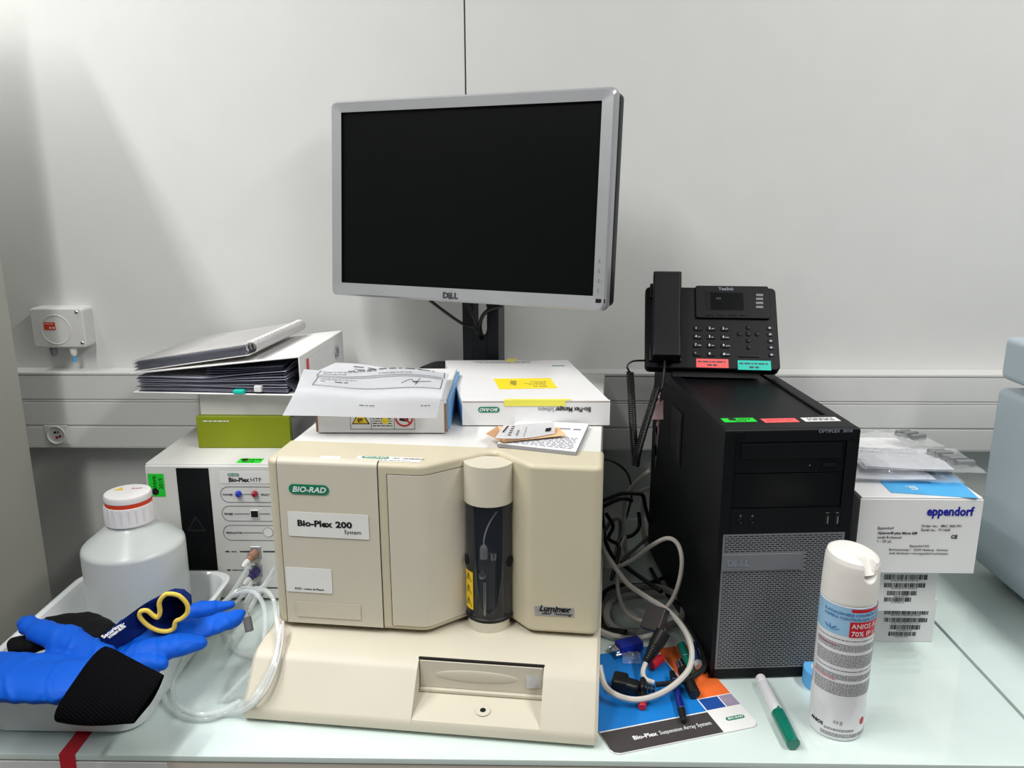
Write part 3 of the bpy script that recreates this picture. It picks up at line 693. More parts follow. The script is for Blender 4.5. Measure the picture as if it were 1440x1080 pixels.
micro('lettering', [(.14, .38, .70, .010), (.14, .18, .64, .010), (.24, .33, .63, .016), (.14, .30, .86, .010), (.14, .50, .92, .010), (.52, .75, .85, .010), (.47, .57, .19, .010), (.88, .94, .19, .010), (.3, .9, .955, .02)], T0, pa, 'print', 12, f=g1)
b = MB(); sg = [(.70, .60), (.76, .68), (.80, .60), (.82, .72), (.80, .56), (.81, .64), (.78, .62), (.90, .66)]
b.tube([g1(u, v) for u, v in sg], .0004, 4, 5); b.out('signature', 'print', pa, M=T0)
A2, B2, C2, D2 = P(434, 527, z=zt_+.015), P(600, 532, z=zt_+.007), P(604, 524, z=zt_+.008), P(472, 510, z=zt_+.029)
f2 = sheetfn(A2, B2, C2, D2, lambda u, v: .002*math.sin(u*6))
pb = thing('paper_sheet', 'loose white sheet sticking up behind the signed form', 'paper', (A2+B2+C2+D2)/4)
MB().surf(f2, 12, 8, .0003).out('sheet', 'paper', pb, M=toloc(pb))
micro('lettering', [(.25, .5, .70, .05), (.3, .95, .5, .03)], toloc(pb), pb, 'print', 13, f=on(f2))

# magazine, envelope, leaflet on the right
mg = [P(699, 625, z=AT+.004), P(810, 637, z=AT+.004), P(828, 597.5, z=AT+.004), P(728, 592, z=AT+.004)]
def slab(name, label, cat, pts, z0, z1, m, part='body', group=None):
    cen = sum(pts, Vector())/len(pts); t_ = thing(name, label, cat, (cen.x, cen.y, z0), 0, group)
    poly = [(p.x-cen.x, p.y-cen.y) for p in pts]
    return t_, MB().prism(poly, 0, z1-z0, .0003, 1).out(part, m, t_), poly
mz, bd, poly = slab('magazine', 'thin stapled booklet with a printed white cover on the analyser top, right end', 'booklet', mg, AT+.0004, AT+.0052, 'leafgrey', 'pages')
MB().prism([(x*.995, y*.995) for x, y in poly], .0049, .0054).out('cover', 'paper', mz)
def lp(poly, u, v, z):
    a, b_, c_, d_ = poly; return Vector((a[0]*(1-u)*(1-v)+b_[0]*u*(1-v)+c_[0]*u*v+d_[0]*(1-u)*v, a[1]*(1-u)*(1-v)+b_[1]*u*(1-v)+c_[1]*u*v+d_[1]*(1-u)*v, z))
micro('lettering', [(.05, .95, v, .022) for v in (.06, .11, .16, .21, .26, .31, .36, .41)]+[(.45, .97, .72, .05)], None, mz, 'printlight', 14, f=lambda u, v: lp(poly, u, v, .0058))
ev = [P(683, 610, z=AT+.012), P(708, 622, z=AT+.008), P(797, 612, z=AT+.010), P(786, 601, z=AT+.013), P(700, 599, z=AT+.016)]
ec = sum(ev, Vector())/5
en = thing('envelope', 'small peach paper envelope under the white leaflet', 'envelope', (ec.x, ec.y, AT+.006))
t = bmesh.new(); t.faces.new([t.verts.new(p-Vector(en.location)) for p in ev]); bmesh.ops.solidify(t, geom=t.faces[:], thickness=.0008)
MB().absorb(t).out('body', 'envelope', en)
l4 = [P(696, 617, z=AT+.016), P(741, 620, z=AT+.010), P(780, 608, z=AT+.014), P(780, 594, z=AT+.022), P(708, 599, z=AT+.022)]
lf = thing('leaflet', 'folded white leaflet with black heading on top of the peach envelope', 'leaflet', tuple(sum(l4, Vector())/5))
fl = sheetfn(l4[0], l4[2]+Vector((0, 0, -.003)), l4[3], l4[4], lambda u, v: .001+.003*math.sin(u*3)*(1-v)-.006*math.sin(PI*u)*(1-v))
MB().surf(fl, 14, 8, .0003).out('sheet', 'paper', lf, M=toloc(lf))
gl = on(fl); b = MB(); b.quad(gl(.06, .42), gl(.09, .42), gl(.12, .9), gl(.09, .9)); b.quad(gl(.83, .25), gl(.93, .25), gl(.94, .5), gl(.84, .5))
b.out('bold_mark', 'textblack', lf, M=toloc(lf), smooth=False)
micro('lettering', [(.18, .24, v, .05) for v in (.2, .35, .5, .65, .8)]+[(.32, .36, v, .04) for v in (.2, .3, .4, .5)]+[(.46, .48, v, .03) for v in (.1, .2, .3, .4, .5, .6, .7)], toloc(lf), lf, 'print', 16, f=gl)

# ------------------------------------------------------------------ stack on the controller
gb = carton('flat_carton', 'lime green carton lying on the white controller box', (-.5500, 1.280, HH+.0003), R(.8), .155, .20, .054, 'lime')
micro('lettering', [(.012, .055, .046, .0018)], at(0, -.0006, 0) @ FRONT, gb, 'textwhite', 20)
MB().box((.155, .01, .0), (.158, .19, .05), .0005, 1).out('inner_sleeve', 'greyplastic', gb)
wbx = carton('flat_carton', 'plain white carton on the lime green carton under the ring binder', (-.5460, 1.292, HH+.0546), R(-.5), .16, .19, .0395, 'whiteg')
MB().box((-.0012, .002, .001), (.0, .188, .038)).out('side_edge', 'kraft', wbx)
BZ = HH+.0546+.0395+.0004
NF = Fr((-.650, 1.280, BZ), R(-3.5))
rbn = thing('ring_binder', 'white lever arch binder stuffed with papers, lying on its side', 'binder', fr=NF)
bw, bl_, st = .285, .243, .066
MB().box((0, 0, 0), (bw, bl_, .0025), .0008, 1).out('bottom_cover', 'white', rbn)
sp_ = MB().box((bw-.0025, 0, 0), (bw+.0002, bl_, st), .0008, 1).out('spine', 'white', rbn)
tc_ = MB(); a0_ = math.atan2(st-.034, bw)
tc_.box((0, 0, 0), (math.hypot(bw, st-.034), bl_, .0025), .0008, 1, M=at(-.002, 0, .0315) @ Matrix.Rotation(-a0_, 4, 'Y')); tc_.out('top_cover', 'white', rbn)
MS = at(bw+.0004, 0, 0) @ Matrix.Rotation(PI/2, 4, 'Z') @ FRONT
MB().lathe([(.0095, .0), (.0098, .0012), (.0125, .0012), (.013, 0)], 28, M=MS @ at(.200, .033, 0)).out('finger_ring', 'chrome', rbn)
MB().lathe([(0, .0004), (.0095, .0004)], 28, M=MS @ at(.200, .033, 0)).out('finger_hole', 'filedark', rbn)
slb = plate('spine_label', .13, .046, MS @ at(.09, .033, 0), rbn, 'cardbox')
plate('red_stripe', .012, .044, MS @ at(.035, .033, .0004), slb, 'red')
# pages: layered wavy sheets
rnd = random.Random(5)
for k in range(11):
    z = .0032+k*.0024; x0 = .004+rnd.uniform(0, .006)
    hgt = .0022
    top_bulge = (.0 if k < 5 else (k-4)*.0021)
    def pf_(u, v, z=z, tb=top_bulge, x0=x0, ph_=rnd.uniform(0, 6)):
        x = x0+u*(bw-.025-x0); return Vector((x, .003+v*(bl_-.012), z+tb*max(0, u-.45)*1.9+.0004*math.sin(9*u+ph_)))
    MB().surf(pf_, 18, 2, hgt).out('page_bundle', 'sheet' if k % 3 else 'filedark', rbn)
for k in range(4):
    def pk(u, v, k=k): return Vector((bw-.16+.13*u, .004+.21*v, .030+.0045*k+.014*u**1.5-.003*k*u))
    MB().surf(pk, 12, 2, .0008).out('plastic_pocket', 'filedark', rbn)
MB().surf(lambda u, v: Vector((bw-.012-.018*math.sin(PI*u), .006+.20*v, .006+.05*u)), 12, 2, .001).out('plastic_pocket', 'filedark', rbn)
MB().box((.172, -.006, .0028), (.190, .01, .0095), .002).out('index_tab', 'teal', rbn)
MB().box((.206, -.001, .006), (.218, .01, .016), .001).out('index_tab', 'clearlabel', rbn)
# spiral bound report on the binder
z0b = BZ+.0345
RF = Fr((-.648, 1.286, z0b), R(-5))
sr = thing('bound_report', 'thick comb-bound report with white plastic spine lying on the ring binder', 'report', fr=RF)
ta = -a0_-R(2.6)
RM = Matrix.Rotation(ta, 4, 'Y')
for k in range(8):
    MB().surf(lambda u, v, k=k: RM @ Vector((.002*math.sin(k*2)+u*.198, .002+.222*v, .0022+k*.0018+.0002*math.sin(8*u+k))), 8, 2, .00172).out('page_bundle', 'sheet' if k % 4 else 'paper', sr)
MB().box((-.002, 0, 0), (.203, .226, .0012), M=RM).out('back_cover', 'white', sr)
MB().surf(lambda u, v: RM @ Vector((-.003+u*.205, .226*v, .0172+.001*u)), 4, 2, .0008).out('front_cover', 'white', sr)
b = MB(); t = bmesh.new(); g = []
for j in range(2):
    g.append([t.verts.new(RM @ Vector((.208+.0095*math.cos(R(a)), .002+.224*j, .011+.0095*math.sin(R(a))))) for a in range(-100, 161, 20)])
for i in range(len(g[0])-1): t.faces.new((g[0][i], g[0][i+1], g[1][i+1], g[1][i]))
bmesh.ops.solidify(t, geom=t.faces[:], thickness=.0012)
b.absorb(t); cs = b.out('comb_spine', 'capwhite', sr)
for k in range(17):
    y = .008+k*.0132
    MB().tube([RM @ Vector((.208+.0100*math.cos(R(a)), y, .011+.0100*math.sin(R(a)))) for a in (60, 90, 120, 150, 180, 210)], .0016, 5, 2).out('comb_ring', 'capwhite', cs)

# ------------------------------------------------------------------ desktop computer
PF = Fr((.2512, .9918, 0), .0683)
pc = thing('desktop_computer', 'black tower computer with a perforated grey front grille', 'computer', fr=PF)
PW, PD, PH = .176, .417, .36
MB().box((.002, .03, .006), (PW-.002, PD, PH-.004), .002).out('case', 'pcblack', pc)
def pp_(px, py, yl=0): return PF.front(px, py, yl)
# top cap with sunken tray
t0 = [PF.top(px, py, PH) for px, py in ((1014, 603), (1213, 602), (1100, 540), (940, 540))]
b = MB()
fw, sdw = .045, .020; zt2 = PH
b.box((0, .028, PH-.018), (sdw, PD, PH), .003); b.box((PW-sdw, .028, PH-.018), (PW, PD, PH), .003); b.box((sdw-.002, .028, PH-.018), (PW-sdw+.002, .06, PH), .001); b.box((sdw-.002, PD-.03, PH-.018), (PW-sdw+.002, PD, PH), .001)
b.out('top_cap', 'pcblack', pc)
MB().box((sdw-.001, .058, PH-.016), (PW-sdw+.001, PD-.028, PH-.0075), .001).out('top_tray', 'pcgloss', pc)
# front bezel with openings
zg0, zg1 = pp_(1005, 941)[1], pp_(1012, 752)[1]
xg0, xg1 = pp_(1012, 850)[0]+.000, PW-.007
xg0 = .006
bx0, bz1 = pp_(1034.5, 624); bx1, bz0 = pp_(1191, 713)
bx1 = PW-.016; 
bzt = pp_(1036, 622)[1]
b = MB()
def fb(x0, x1, z0, z1, bev=0, y0=0, y1=.03): b.box((x0, y0, z0), (x1, y1, z1), bev)
fb(0, PW, bzt, PH, 0); fb(0, bx0, zg1, bzt+.001); fb(bx1, PW, zg1, bzt+.001); fb(bx0-.001, bx1+.001, zg1, bz0)
fb(0, xg0, 0.004, zg1+.001); fb(xg1, PW, .004, zg1+.001); fb(0, PW, .004, zg0); 
bm = b.bm; bmesh.ops.remove_doubles(bm, verts=bm.verts, dist=1e-6)
es = [e for e in bm.edges if all(abs(v.co.z-PH) < 1e-5 for v in e.verts) and all(abs(v.co.y) < 1e-5 for v in e.verts)]
es += [e for e in bm.edges if all(abs(v.co.z-PH) < 1e-5 for v in e.verts) and (all(abs(v.co.x) < 1e-5 for v in e.verts) or all(abs(v.co.x-PW) < 1e-5 for v in e.verts))]
bmesh.ops.bevel(bm, geom=es, offset=.004, segments=3, affect='EDGES', profile=.5)
b.out('front_bezel', 'pcblack', pc)
# drive bays
bzm = pp_(1034, 667)[1]
def inset(x0, x1, z0, z1, name, m='pcgloss', y=.0015, bev=.001, par=None): return MB().box((x0+.0006, y, z0+.0006), (x1-.0006, y+.01, z1-.0006), bev).out(name, m, par or pc)
MB().box((bx0, .006, bz0), (bx1, .012, bzt)).out('gap', 'hole', pc)
od = inset(bx0, bx1, bzm, bzt, 'optical_drive')
MB().box((bx0+.008, -.0002, bzm+.020), (bx1-.006, .004, bzt-.003), .0008).out('drive_tray', 'pcblack', od)
MB().box((bx1-.030, -.0008, bzm+.008), (bx1-.012, .003, bzm+.0125), .0006).out('eject_button', 'pcblack', od)
MB().lathe([(0, .0005), (.001, .0005)], 10, M=at(bx1-.046, .0014, bzm+.010) @ FRONT).out('indicator', 'greyplastic', od)
inset(bx0, bx1, bz0, bzm, 'bay_cover')
pbx, pbz = pp_(1042, 614); inset(pbx-.007, pbx+.007, pbz-.007, pbz+.0065, 'power_button', 'pcgloss', -.0005)
# jacks and usb
for px, py in ((1041, 733), (1057.5, 733)):
    x, z = pp_(px, py); MB().lathe([(.0018, .0003), (.0022, .0008), (.0036, .0008), (.004, 0)], 18, M=at(x, 0, z) @ FRONT).out('audio_jack', 'pcgloss', pc)
    MB().lathe([(0, .0002), (.0018, .0002)], 12, M=at(x, 0, z) @ FRONT).out('jack_hole', 'hole', pc)
    MB().lathe([(.0008, .0002), (.0014, .0002)], 8, M=at(x, 0, z+.0075) @ FRONT).out('symbol', 'greyplastic', pc)
for px in (1162.5, 1176.5):
    x, z = pp_(px, 731)
    u_ = MB().box((x-.0030, -.0006, z-.0068), (x+.0030, .001, z+.0068), .0005, 1).out('usb_port', 'hole', pc)
    MB().box((x+.0004, -.0009, z-.0050), (x+.0018, -.0005, z+.0050)).out('contact_tongue', 'greyplastic', u_)
    MB().box((x-.002, -.0005, z+.0095), (x+.002, 0, z+.0102)).out('symbol', 'greyplastic', pc)
text('model_name', 'OPTIPLEX  3010', .0058, 'badge', pc, at(pp_(1151, 608.5)[0], -.0003, pp_(1151, 608.5)[1]) @ FRONT, bold=.02, fit=.044)
# grille with real slots
MB().box((xg0-.001, .012, zg0-.001), (xg1+.001, .016, zg1+.001)).out('grille_backing', 'hole', pc)
GM = []
pz0, pz1 = pp_(1013, 803)[1], pp_(1013, 780)[1]; pxr = pp_(1126, 790)[0]
cw, rh = .0072, .00305
t = bmesh.new(); yf, yb = .0, .0025
def cell(x0, x1, z0, z1, solid=False):
    mx, mz_ = .00085, .00066
    o_ = [(x0, z0), (x1, z0), (x1, z1), (x0, z1)]
    if solid or x1-x0 < .003: t.faces.new([t.verts.new((x, yf, z)) for x, z in o_]); return
    i_ = [(x0+mx, z0+mz_), (x1-mx, z0+mz_), (x1-mx, z1-mz_), (x0+mx, z1-mz_)]
    O = [t.verts.new((x, yf, z)) for x, z in o_]; I = [t.verts.new((x, yf, z)) for x, z in i_]; K = [t.verts.new((x, yb, z)) for x, z in i_]
    for k in range(4): t.faces.new((O[k], O[(k+1) % 4], I[(k+1) % 4], I[k])); t.faces.new((I[k], I[(k+1) % 4], K[(k+1) % 4], K[k]))
nr = int((zg1-zg0-.003)/rh); z = zg0+.0015
cell(xg0, xg1, zg0, z, True)
for rI in range(nr):
    x = xg0+.002-(cw/2 if rI % 2 else 0); cell(xg0, xg0+.002, z, z+rh, True)
    while x < xg1-.002:
        a_, c_ = max(x, xg0+.002), min(x+cw, xg1-.002)
        cell(a_, c_, z, z+rh, z+rh > pz0-.001 and z < pz1+.001 and a_ < pxr)
        x += cw
    cell(xg1-.002, xg1, z, z+rh, True); z += rh
cell(xg0, xg1, z, zg1, True)
MB().absorb(t).out('front_grille', 'grille', pc, smooth=False)
np_ = MB().box((xg0, -.0015, pz0), (pxr, .001, pz1), .0006).out('name_strip', 'grille', pc)
zc = (pz0+pz1)/2
text('maker_mark', 'D', .0125, 'badge', np_, at(xg0+.007, -.0018, zc-.0045) @ FRONT, bold=.04, fit=.0085)
text('maker_mark', 'E', .0115, 'badge', np_, at(xg0+.0168, -.0019, zc-.0058) @ FRONT @ Matrix.Rotation(R(28), 4, 'Z'), bold=.04, fit=.0065)
text('maker_mark', 'LL', .0125, 'badge', np_, at(xg0+.0238, -.0018, zc-.0045) @ FRONT, bold=.04, fit=.0135)
# side latch recess
def sdp(px, py): q = PF.hit(px, py, 0, .002); return q.y, q.z
y0, z1 = sdp(949, 570); y1, _ = sdp(949, 580)
ya, za = sdp(963, 590); yb_, zb_ = sdp(958, 655)
lt = MB().box((-.0002, min(ya, y0)+.01, zb_-.006), (.003, max(ya, y0)+.01, z1), .001).out('latch_frame', 'pcgloss', pc)
MB().box((-.0008, min(ya, y0)+.014, zb_+.004), (.003, min(ya, y0)+.034, z1-.012), .001).out('latch_slot', 'hole', lt)
# stickers on top front edge
def tsticker(px0, px1, py0, py1, m, s, nm):
    a = PF.top(px0, py1, PH); b_ = PF.top(px1, py1, PH); c_ = PF.top(px0-5, py0, PH)
    w_ = b_[0]-a[0]; h_ = .018
    M0 = at(a[0]+w_/2, a[1]+h_/2, PH) @ Matrix.Rotation(R(1), 4, 'Z')
    return plate(nm, w_, h_, M0, pc, m), M0, w_
s, M0, w_ = tsticker(1019, 1066, 585, 594, 'fluor', '', 'green_sticker')
MB().lathe([(0, .0006), (.0055, .0006)], 20, M=M0 @ at(-.008, .003, 0)).out('mark', 'textblack', s)
text('lettering', 'oave', .009, 'textblack', s, M0 @ at(-.001, .0005, .0006)); text('lettering', '2019', .0075, 'textblack', s, M0 @ at(-.006, -.008, .0006))
s, M0, w_ = tsticker(1076, 1126, 587, 594.5, 'pinkred', '', 'red_sticker'); micro('lettering', [(-.018, .016, -.001, .003)], M0, s, 'red', 30, t=.0006)
s, M0, w_ = tsticker(1133, 1184, 587, 593, 'white', '', 'white_sticker'); micro('lettering', [(-.018, .018, .003, .0022), (-.018, .018, -.001, .0022), (-.018, .018, -.005, .0022)], M0, s, 'textblack', 31, t=.0006)
for x in (.02, PW-.04):
    for y in (.02, PD-.04): MB().box((x, y, 0), (x+.02, y+.02, .007)).out('foot', 'black', pc)

# pink paper tag behind the computer's left edge
tg = thing('paper_tag', 'torn pinkish paper tag hanging at the left side of the computer tower', 'tag', P(922, 560, y=1.30))
T0 = toloc(tg)
MB().surf(lambda u, v: P(917+16*u, 572-10*u*(1-v)+18*v, y=1.28-.012*u)+Vector((0, .004*math.sin(3*v), 0)), 6, 6, .0004).out('flap', 'pink', tg, M=T0)
MB().surf(lambda u, v: P(923-3*v+(5-4*v)*u, 590+68*v, y=1.28), 3, 8, .0004).out('strip', 'pink', tg, M=T0)
MB().surf(lambda u, v: P(917+(9-5*v)*u+8*v, 572-20*v, y=1.285), 3, 4, .0004).out('strip', 'pink', tg, M=T0)

# ------------------------------------------------------------------ desk telephone
TF = Fr((.1905, 1.292, PH+.0005), R(-5.5))
te = thing('desk_telephone', 'black office desk telephone with coloured speed-dial stickers, on the tower', 'telephone', fr=TF)
TW, TL, TAU = .214, .150, R(54)
FM = at(0, 0, .012) @ Matrix.Rotation(TAU, 4, 'X')      # face: x across, y up the slope, z out of the face
body = rrect(TW, TL, .008, 5)
b = MB(); b.prism(body, -.016, .004, .003, 3, M=FM, only='both'); b.out('base_housing', 'pcblack', te)
fz_ = math.sin(TAU)*TL
st_ = MB(); st_.prism([(0, 0), (.115, 0), (math.cos(TAU)*TL*.9, fz_*.85), (math.cos(TAU)*TL*.55, fz_*.6)], .045, TW-.03, M=Matrix(((0, 0, 1, 0), (1, 0, 0, 0), (0, 1, 0, 0), (0, 0, 0, 1)))); st_.out('stand', 'pcblack', te)
def fc(cx, cy, zp=.004):  # crop coordinates (6x from 880,370) to face coordinates by ray casting
    px, py = 880+cx/6, 370+cy/6
    Mi = (TF.M @ FM).inverted(); o = Mi @ CAMP; d = Mi.to_3x3() @ ray(px, py); t_ = (zp-o.z)/d.z; q = o+d*t_; return q.x, q.y
x0, y0 = fc(590, 470); x1, y1 = fc(1200, 205)
MB().prism(rrect(x1-x0, y1-y0, .004, 4, x0, y0), .0, .009, .002, 2, M=FM).out('display_head', 'pcblack', te)
zh = .0091
xa, ya = fc(715, 405); xb, yb2 = fc(985, 265)
MB().box((xa-.009, ya-.002, .008), (xb+.006, yb2+.003, zh+.0001), .0004, 1, M=FM).out('display_frame', 'pcgloss', te)
dsp = MB().box((xa, ya, .008), (xb, yb2, zh+.0004), M=FM).out('display', 'screen', te)
text('lettering', 'ICX', .0045, 'greyplastic', dsp, FM @ at(fc(760, 318)[0], fc(760, 318)[1], zh+.0006))
text('maker_mark', 'Yealink', .0085, 'badge', te, FM @ at(fc(778, 235)[0], fc(778, 235)[1]-.0015, zh+.0003), bold=.02, fit=.0255)
for y in (283, 316, 350, 384):
    x, yv = fc(1124, y); MB().prism(rrect(.0115, .0042, .001, 3, x-.0058, yv-.0021), .008, zh+.0008, M=FM).out('line_key', 'greyplastic', te)
for cx in (708, 802, 898, 993):
    x, yv = fc(cx, 447); MB().prism(rrect(.0128, .0035, .001, 3, x-.0064, yv-.0018), .008, zh+.001, M=FM).out('soft_key', 'pcgloss', te)
keys = [(607, 552, '1', ''), (721, 553, '2', 'ABC'), (836, 556, '3', 'DEF'), (606, 622, '4', 'GHI'), (721, 624, '5', 'JKL'), (838, 627, '6', 'MNO'), (604, 693, '7', 'PQRS'), (720, 696, '8', 'TUV'), (839, 698, '9', 'WXYZ'), (603, 766, '*', '.'), (721, 768, '0', ''), (842, 770, '#', 'SEND')]
for cx, cy, s, s2 in keys:
    x, yv = fc(cx, cy)
    k_ = MB().prism(rrect(.0135, .0082, .0018, 3, x-.0068, yv-.0041), .003, .0062, .0008, 2, M=FM).out('dial_key', 'pcblack', te)
    text('lettering', s, .0056, 'textwhite', k_, FM @ at(x-.0042, yv-.0018, .0063), bold=.02)
    if s2: text('lettering', s2, .0024, 'textwhite', k_, FM @ at(x+.0002, yv-.0018, .0063))
for cx, cy, r in ((1031, 545, .0038), (958, 598, .0038), (1107, 600, .0038), (1033, 598, .0042), (1034, 655, .0038), (1037, 713, .0036)):
    x, yv = fc(cx, cy); MB().lathe([(0, .0062), (r*.8, .006), (r, .005), (r, .003)], 18, M=FM @ at(x, yv, 0)).out('navigation_key', 'pcgloss', te)
for cx, cy in ((1212, 551), (1217, 605), (1221, 660), (1225, 716), (1229, 777)):
    x, yv = fc(cx, cy); k_ = MB().prism(rrect(.0095, .0062, .0025, 4, x-.0048, yv-.0031), .003, .0058, .0008, 2, M=FM).out('function_key', 'pcgloss', te)
    MB().lathe([(.001, .006), (.0017, .006)], 10, M=FM @ at(x, yv, 0)).out('symbol', 'textwhite', k_)
x, yv = fc(1041, 785); MB().prism(rrect(.034, .0042, .002, 4, x-.017, yv-.0021), .003, .0058, .0008, 2, M=FM).out('volume_key', 'pcgloss', te)
for cx0, cy0, cx1, cy1, m2, a_, b_ in ((595, 880, 865, 812, 'pinkred', 'EQUIPE D\'URGENCE', '8888'), (947, 900, 1223, 826, 'teal', 'RECORDER', '5555')):
    xa, ya = fc(cx0, cy0); xb, yb2 = fc(cx1, cy1); w_, h_ = xb-xa, yb2-ya
    s = plate('speed_dial_sticker', w_, h_, FM @ at(xa+w_/2, ya+h_/2, .004), te, m2)
    mm = 'printlight' if m2 == 'teal' else 'red'
    micro('lettering', [(-w_*.45, w_*.4, h_*.1, .0022)], FM @ at(xa+w_/2, ya+h_/2, .0046), s, 'print', 40); micro('lettering', [(-.008, .009, -h_*.3, .0028)], FM @ at(xa+w_/2, ya+h_/2, .0046), s, 'print', 41)
# handset
hx0, hy0 = fc(226, 797, .030); hx1, _ = fc(470, 797, .030); hy0 -= .004
HT = .028
hw = hx1-hx0-.001
hs = MB()
hl = fc(360, 85, .034)[1]-hy0-.004
secs = [(0, .020, .010, -.001), (.003, .026, .012, 0), (.030, .028, .012, 0), (.045, .025, .004, 0), (.105, .027, .004, 0), (.125, .031, .012, .0), (hl-.004, .033, .012, 0.001), (hl, .030, .016, 0)]
t = bmesh.new(); rings = []
for y, zt3, zb3, sh in secs:
    x0_, x1_ = hx0+.0012*(y/.16), hx0+hw+.0022*(y/.16)
    pr = rrect(x1_-x0_-sh*0, zt3+.0, .004, 3, x0_, 0)
    rings.append([t.verts.new((px_, y+hy0+.004, (zb3+.004)+(pz_/(zt3))*(zt3-zb3)+.006)) for px_, pz_ in pr])
n = len(rings[0])
for a, b_ in zip(rings, rings[1:]):
    for i in range(n): t.faces.new((a[i], a[(i+1) % n], b_[(i+1) % n], b_[i]))
t.faces.new(rings[0]); t.faces.new(rings[-1]); bmesh.ops.recalc_face_normals(t, faces=t.faces)
MB().absorb(t, FM).out('handset', 'pcblack', te)
MB().box((hx0-.004, .010, .003), (hx1+.002, .040, .010), .002, M=FM).out('cradle', 'pcgloss', te)
MB().box((hx0-.003, .125, .003), (hx1+.003, .152, .012), .002, M=FM).out('cradle', 'pcgloss', te)
# coiled cord
def coil(b, pts, R0, r, pitch, n=9):
    q = spline([Vector(p) for p in pts], 40); L = 0; out = []; up = None
    ln = [0]
    for a, c_ in zip(q, q[1:]): ln.append(ln[-1]+(c_-a).length)
    N = int(ln[-1]/pitch*n); k = 0
    for i in range(N):
        s_ = ln[-1]*i/N
        while k < len(ln)-2 and ln[k+1] < s_: k += 1
        f_ = (s_-ln[k])/max(1e-9, ln[k+1]-ln[k]); p = q[k].lerp(q[k+1], f_); d = (q[k+1]-q[k]).normalized()
        if up is None: up = d.orthogonal().normalized()
        up = (up-d*up.dot(d)).normalized(); sd = d.cross(up); a = 2*PI*i/n
        out.append(p+(up*math.cos(a)+sd*math.sin(a))*R0)
    b.tube(out, r, 5, 1)
cord = thing('handset_cord', 'black coiled telephone cord hanging in a V left of the tower', 'cord', P(886, 520, y=1.27))
T0 = toloc(cord)
b = MB(); coil(b, [P(886, 523, y=1.27), P(888, 560, y=1.262), P(890, 600, y=1.258), P(893, 640, y=1.256), P(894, 655, y=1.256)], .0052, .0014, .0031); b.out('coil', 'cableblack', cord, M=T0)
b = MB(); coil(b, [P(925, 542, y=1.25), P(915, 575, y=1.247), P(904, 610, y=1.244), P(896, 640, y=1.243), P(894, 655, y=1.243)], .0052, .0014, .0031); b.out('coil', 'cableblack', cord, M=T0)
MB().tube([P(886, 524, y=1.27), P(882, 515, y=1.27), P(890, 508, y=1.28), P(908, 507, y=1.30)], .0016).out('straight_end', 'cableblack', cord, M=T0)
MB().tube([P(935, 507, y=1.275), P(934, 522, y=1.262), P(931, 545, y=1.252), P(926, 546, y=1.25), P(922, 541, y=1.25)], .0022).out('straight_end', 'cableblack', cord, M=T0)

# ------------------------------------------------------------------ right: boxes stack
bx1_ = thing('carton', 'small white carton with barcode labels, bottom of the stack beside the spray can', 'box', (.44, 1.094, 0))
MB().box((.02, 0, 0), (.163, .12, .070), .001).out('body', 'cardbox', bx1_)
bx2_ = thing('carton', 'small white carton with barcode labels, between the lower carton and the large pipette box', 'box', (.44, 1.058, .0705))
MB().box((.0, 0, 0), (.140, .13, .072), .001).out('body', 'cardbox', bx2_)
def boxbars(root, fr_, px0, rows, seed):
    for i, (pxa, pxb, py, hh_) in enumerate(rows):
        x0, z0 = fr_.front(pxa, py, -.0002); x1, _ = fr_.front(pxb, py, -.0002); h_ = hh_*.00098
        bars('barcode', x0, z0, x1-x0, h_, at(0, 0, 0) @ FRONT, root, seed+i)
        micro('lettering', [(x0+.01, x1-.01, z0-.0022, .0013)], at(0, -.0004, 0) @ FRONT, root, 'printlight', seed+i)
boxbars(bx2_, Fr((.44, 1.058, .0705), 0), 1246, [(1243, 1303, 815, 8), (1243, 1300, 826, 7), (1247, 1288, 837, 7), (1243, 1281, 846, 7)], 60)
boxbars(bx1_, Fr((.44, 1.094, 0), 0), 1246, [(1243, 1305, 864, 8), (1243, 1303, 874.5, 7), (1251, 1293, 885, 8), (1249, 1287, 894, 7)], 70)
EF = Fr((.4490, 1.0330, .1432), R(-.3))
ep = thing('pipette_carton', 'large white and light blue carton with dark blue lower-case maker name', 'box', fr=EF)
ew, ed, eh = .1635, .27, .108
MB().prism([(0, 0), (ew, 0), (ew, ed), (0, ed)], 0, eh, .001, 1).out('body', 'cardbox', ep)
MB().box((0.001, .0006, eh), (ew-.001, ed-.001, eh+.0025), .0008, 1, M=at(0, 0, 0)).out('lid', 'cardbox', ep)
el = eh+.0026
bl1 = quadpx(EF, ((1236, 676), (1253, 693), (1376, 701), (1340, 667)), el, 'blue_print', 'eppblue', ep)
q5 = EF.top(1292, 689, el); text('lettering', 'ui', .022, 'textwhite', bl1, at(q5[0]-.0, q5[1]-.002, el+.0008) @ Matrix.Rotation(R(90), 4, 'Z'), bold=.01)
def ex(px, py): return EF.front(px, py, -.0003)
x, z = ex(1303, 724.5); x2, _ = ex(1369, 724.5)
text('lettering', 'eppendorf', .0178, 'navy', ep, at(x, -.0006, z) @ FRONT, bold=.03, fit=x2-x)
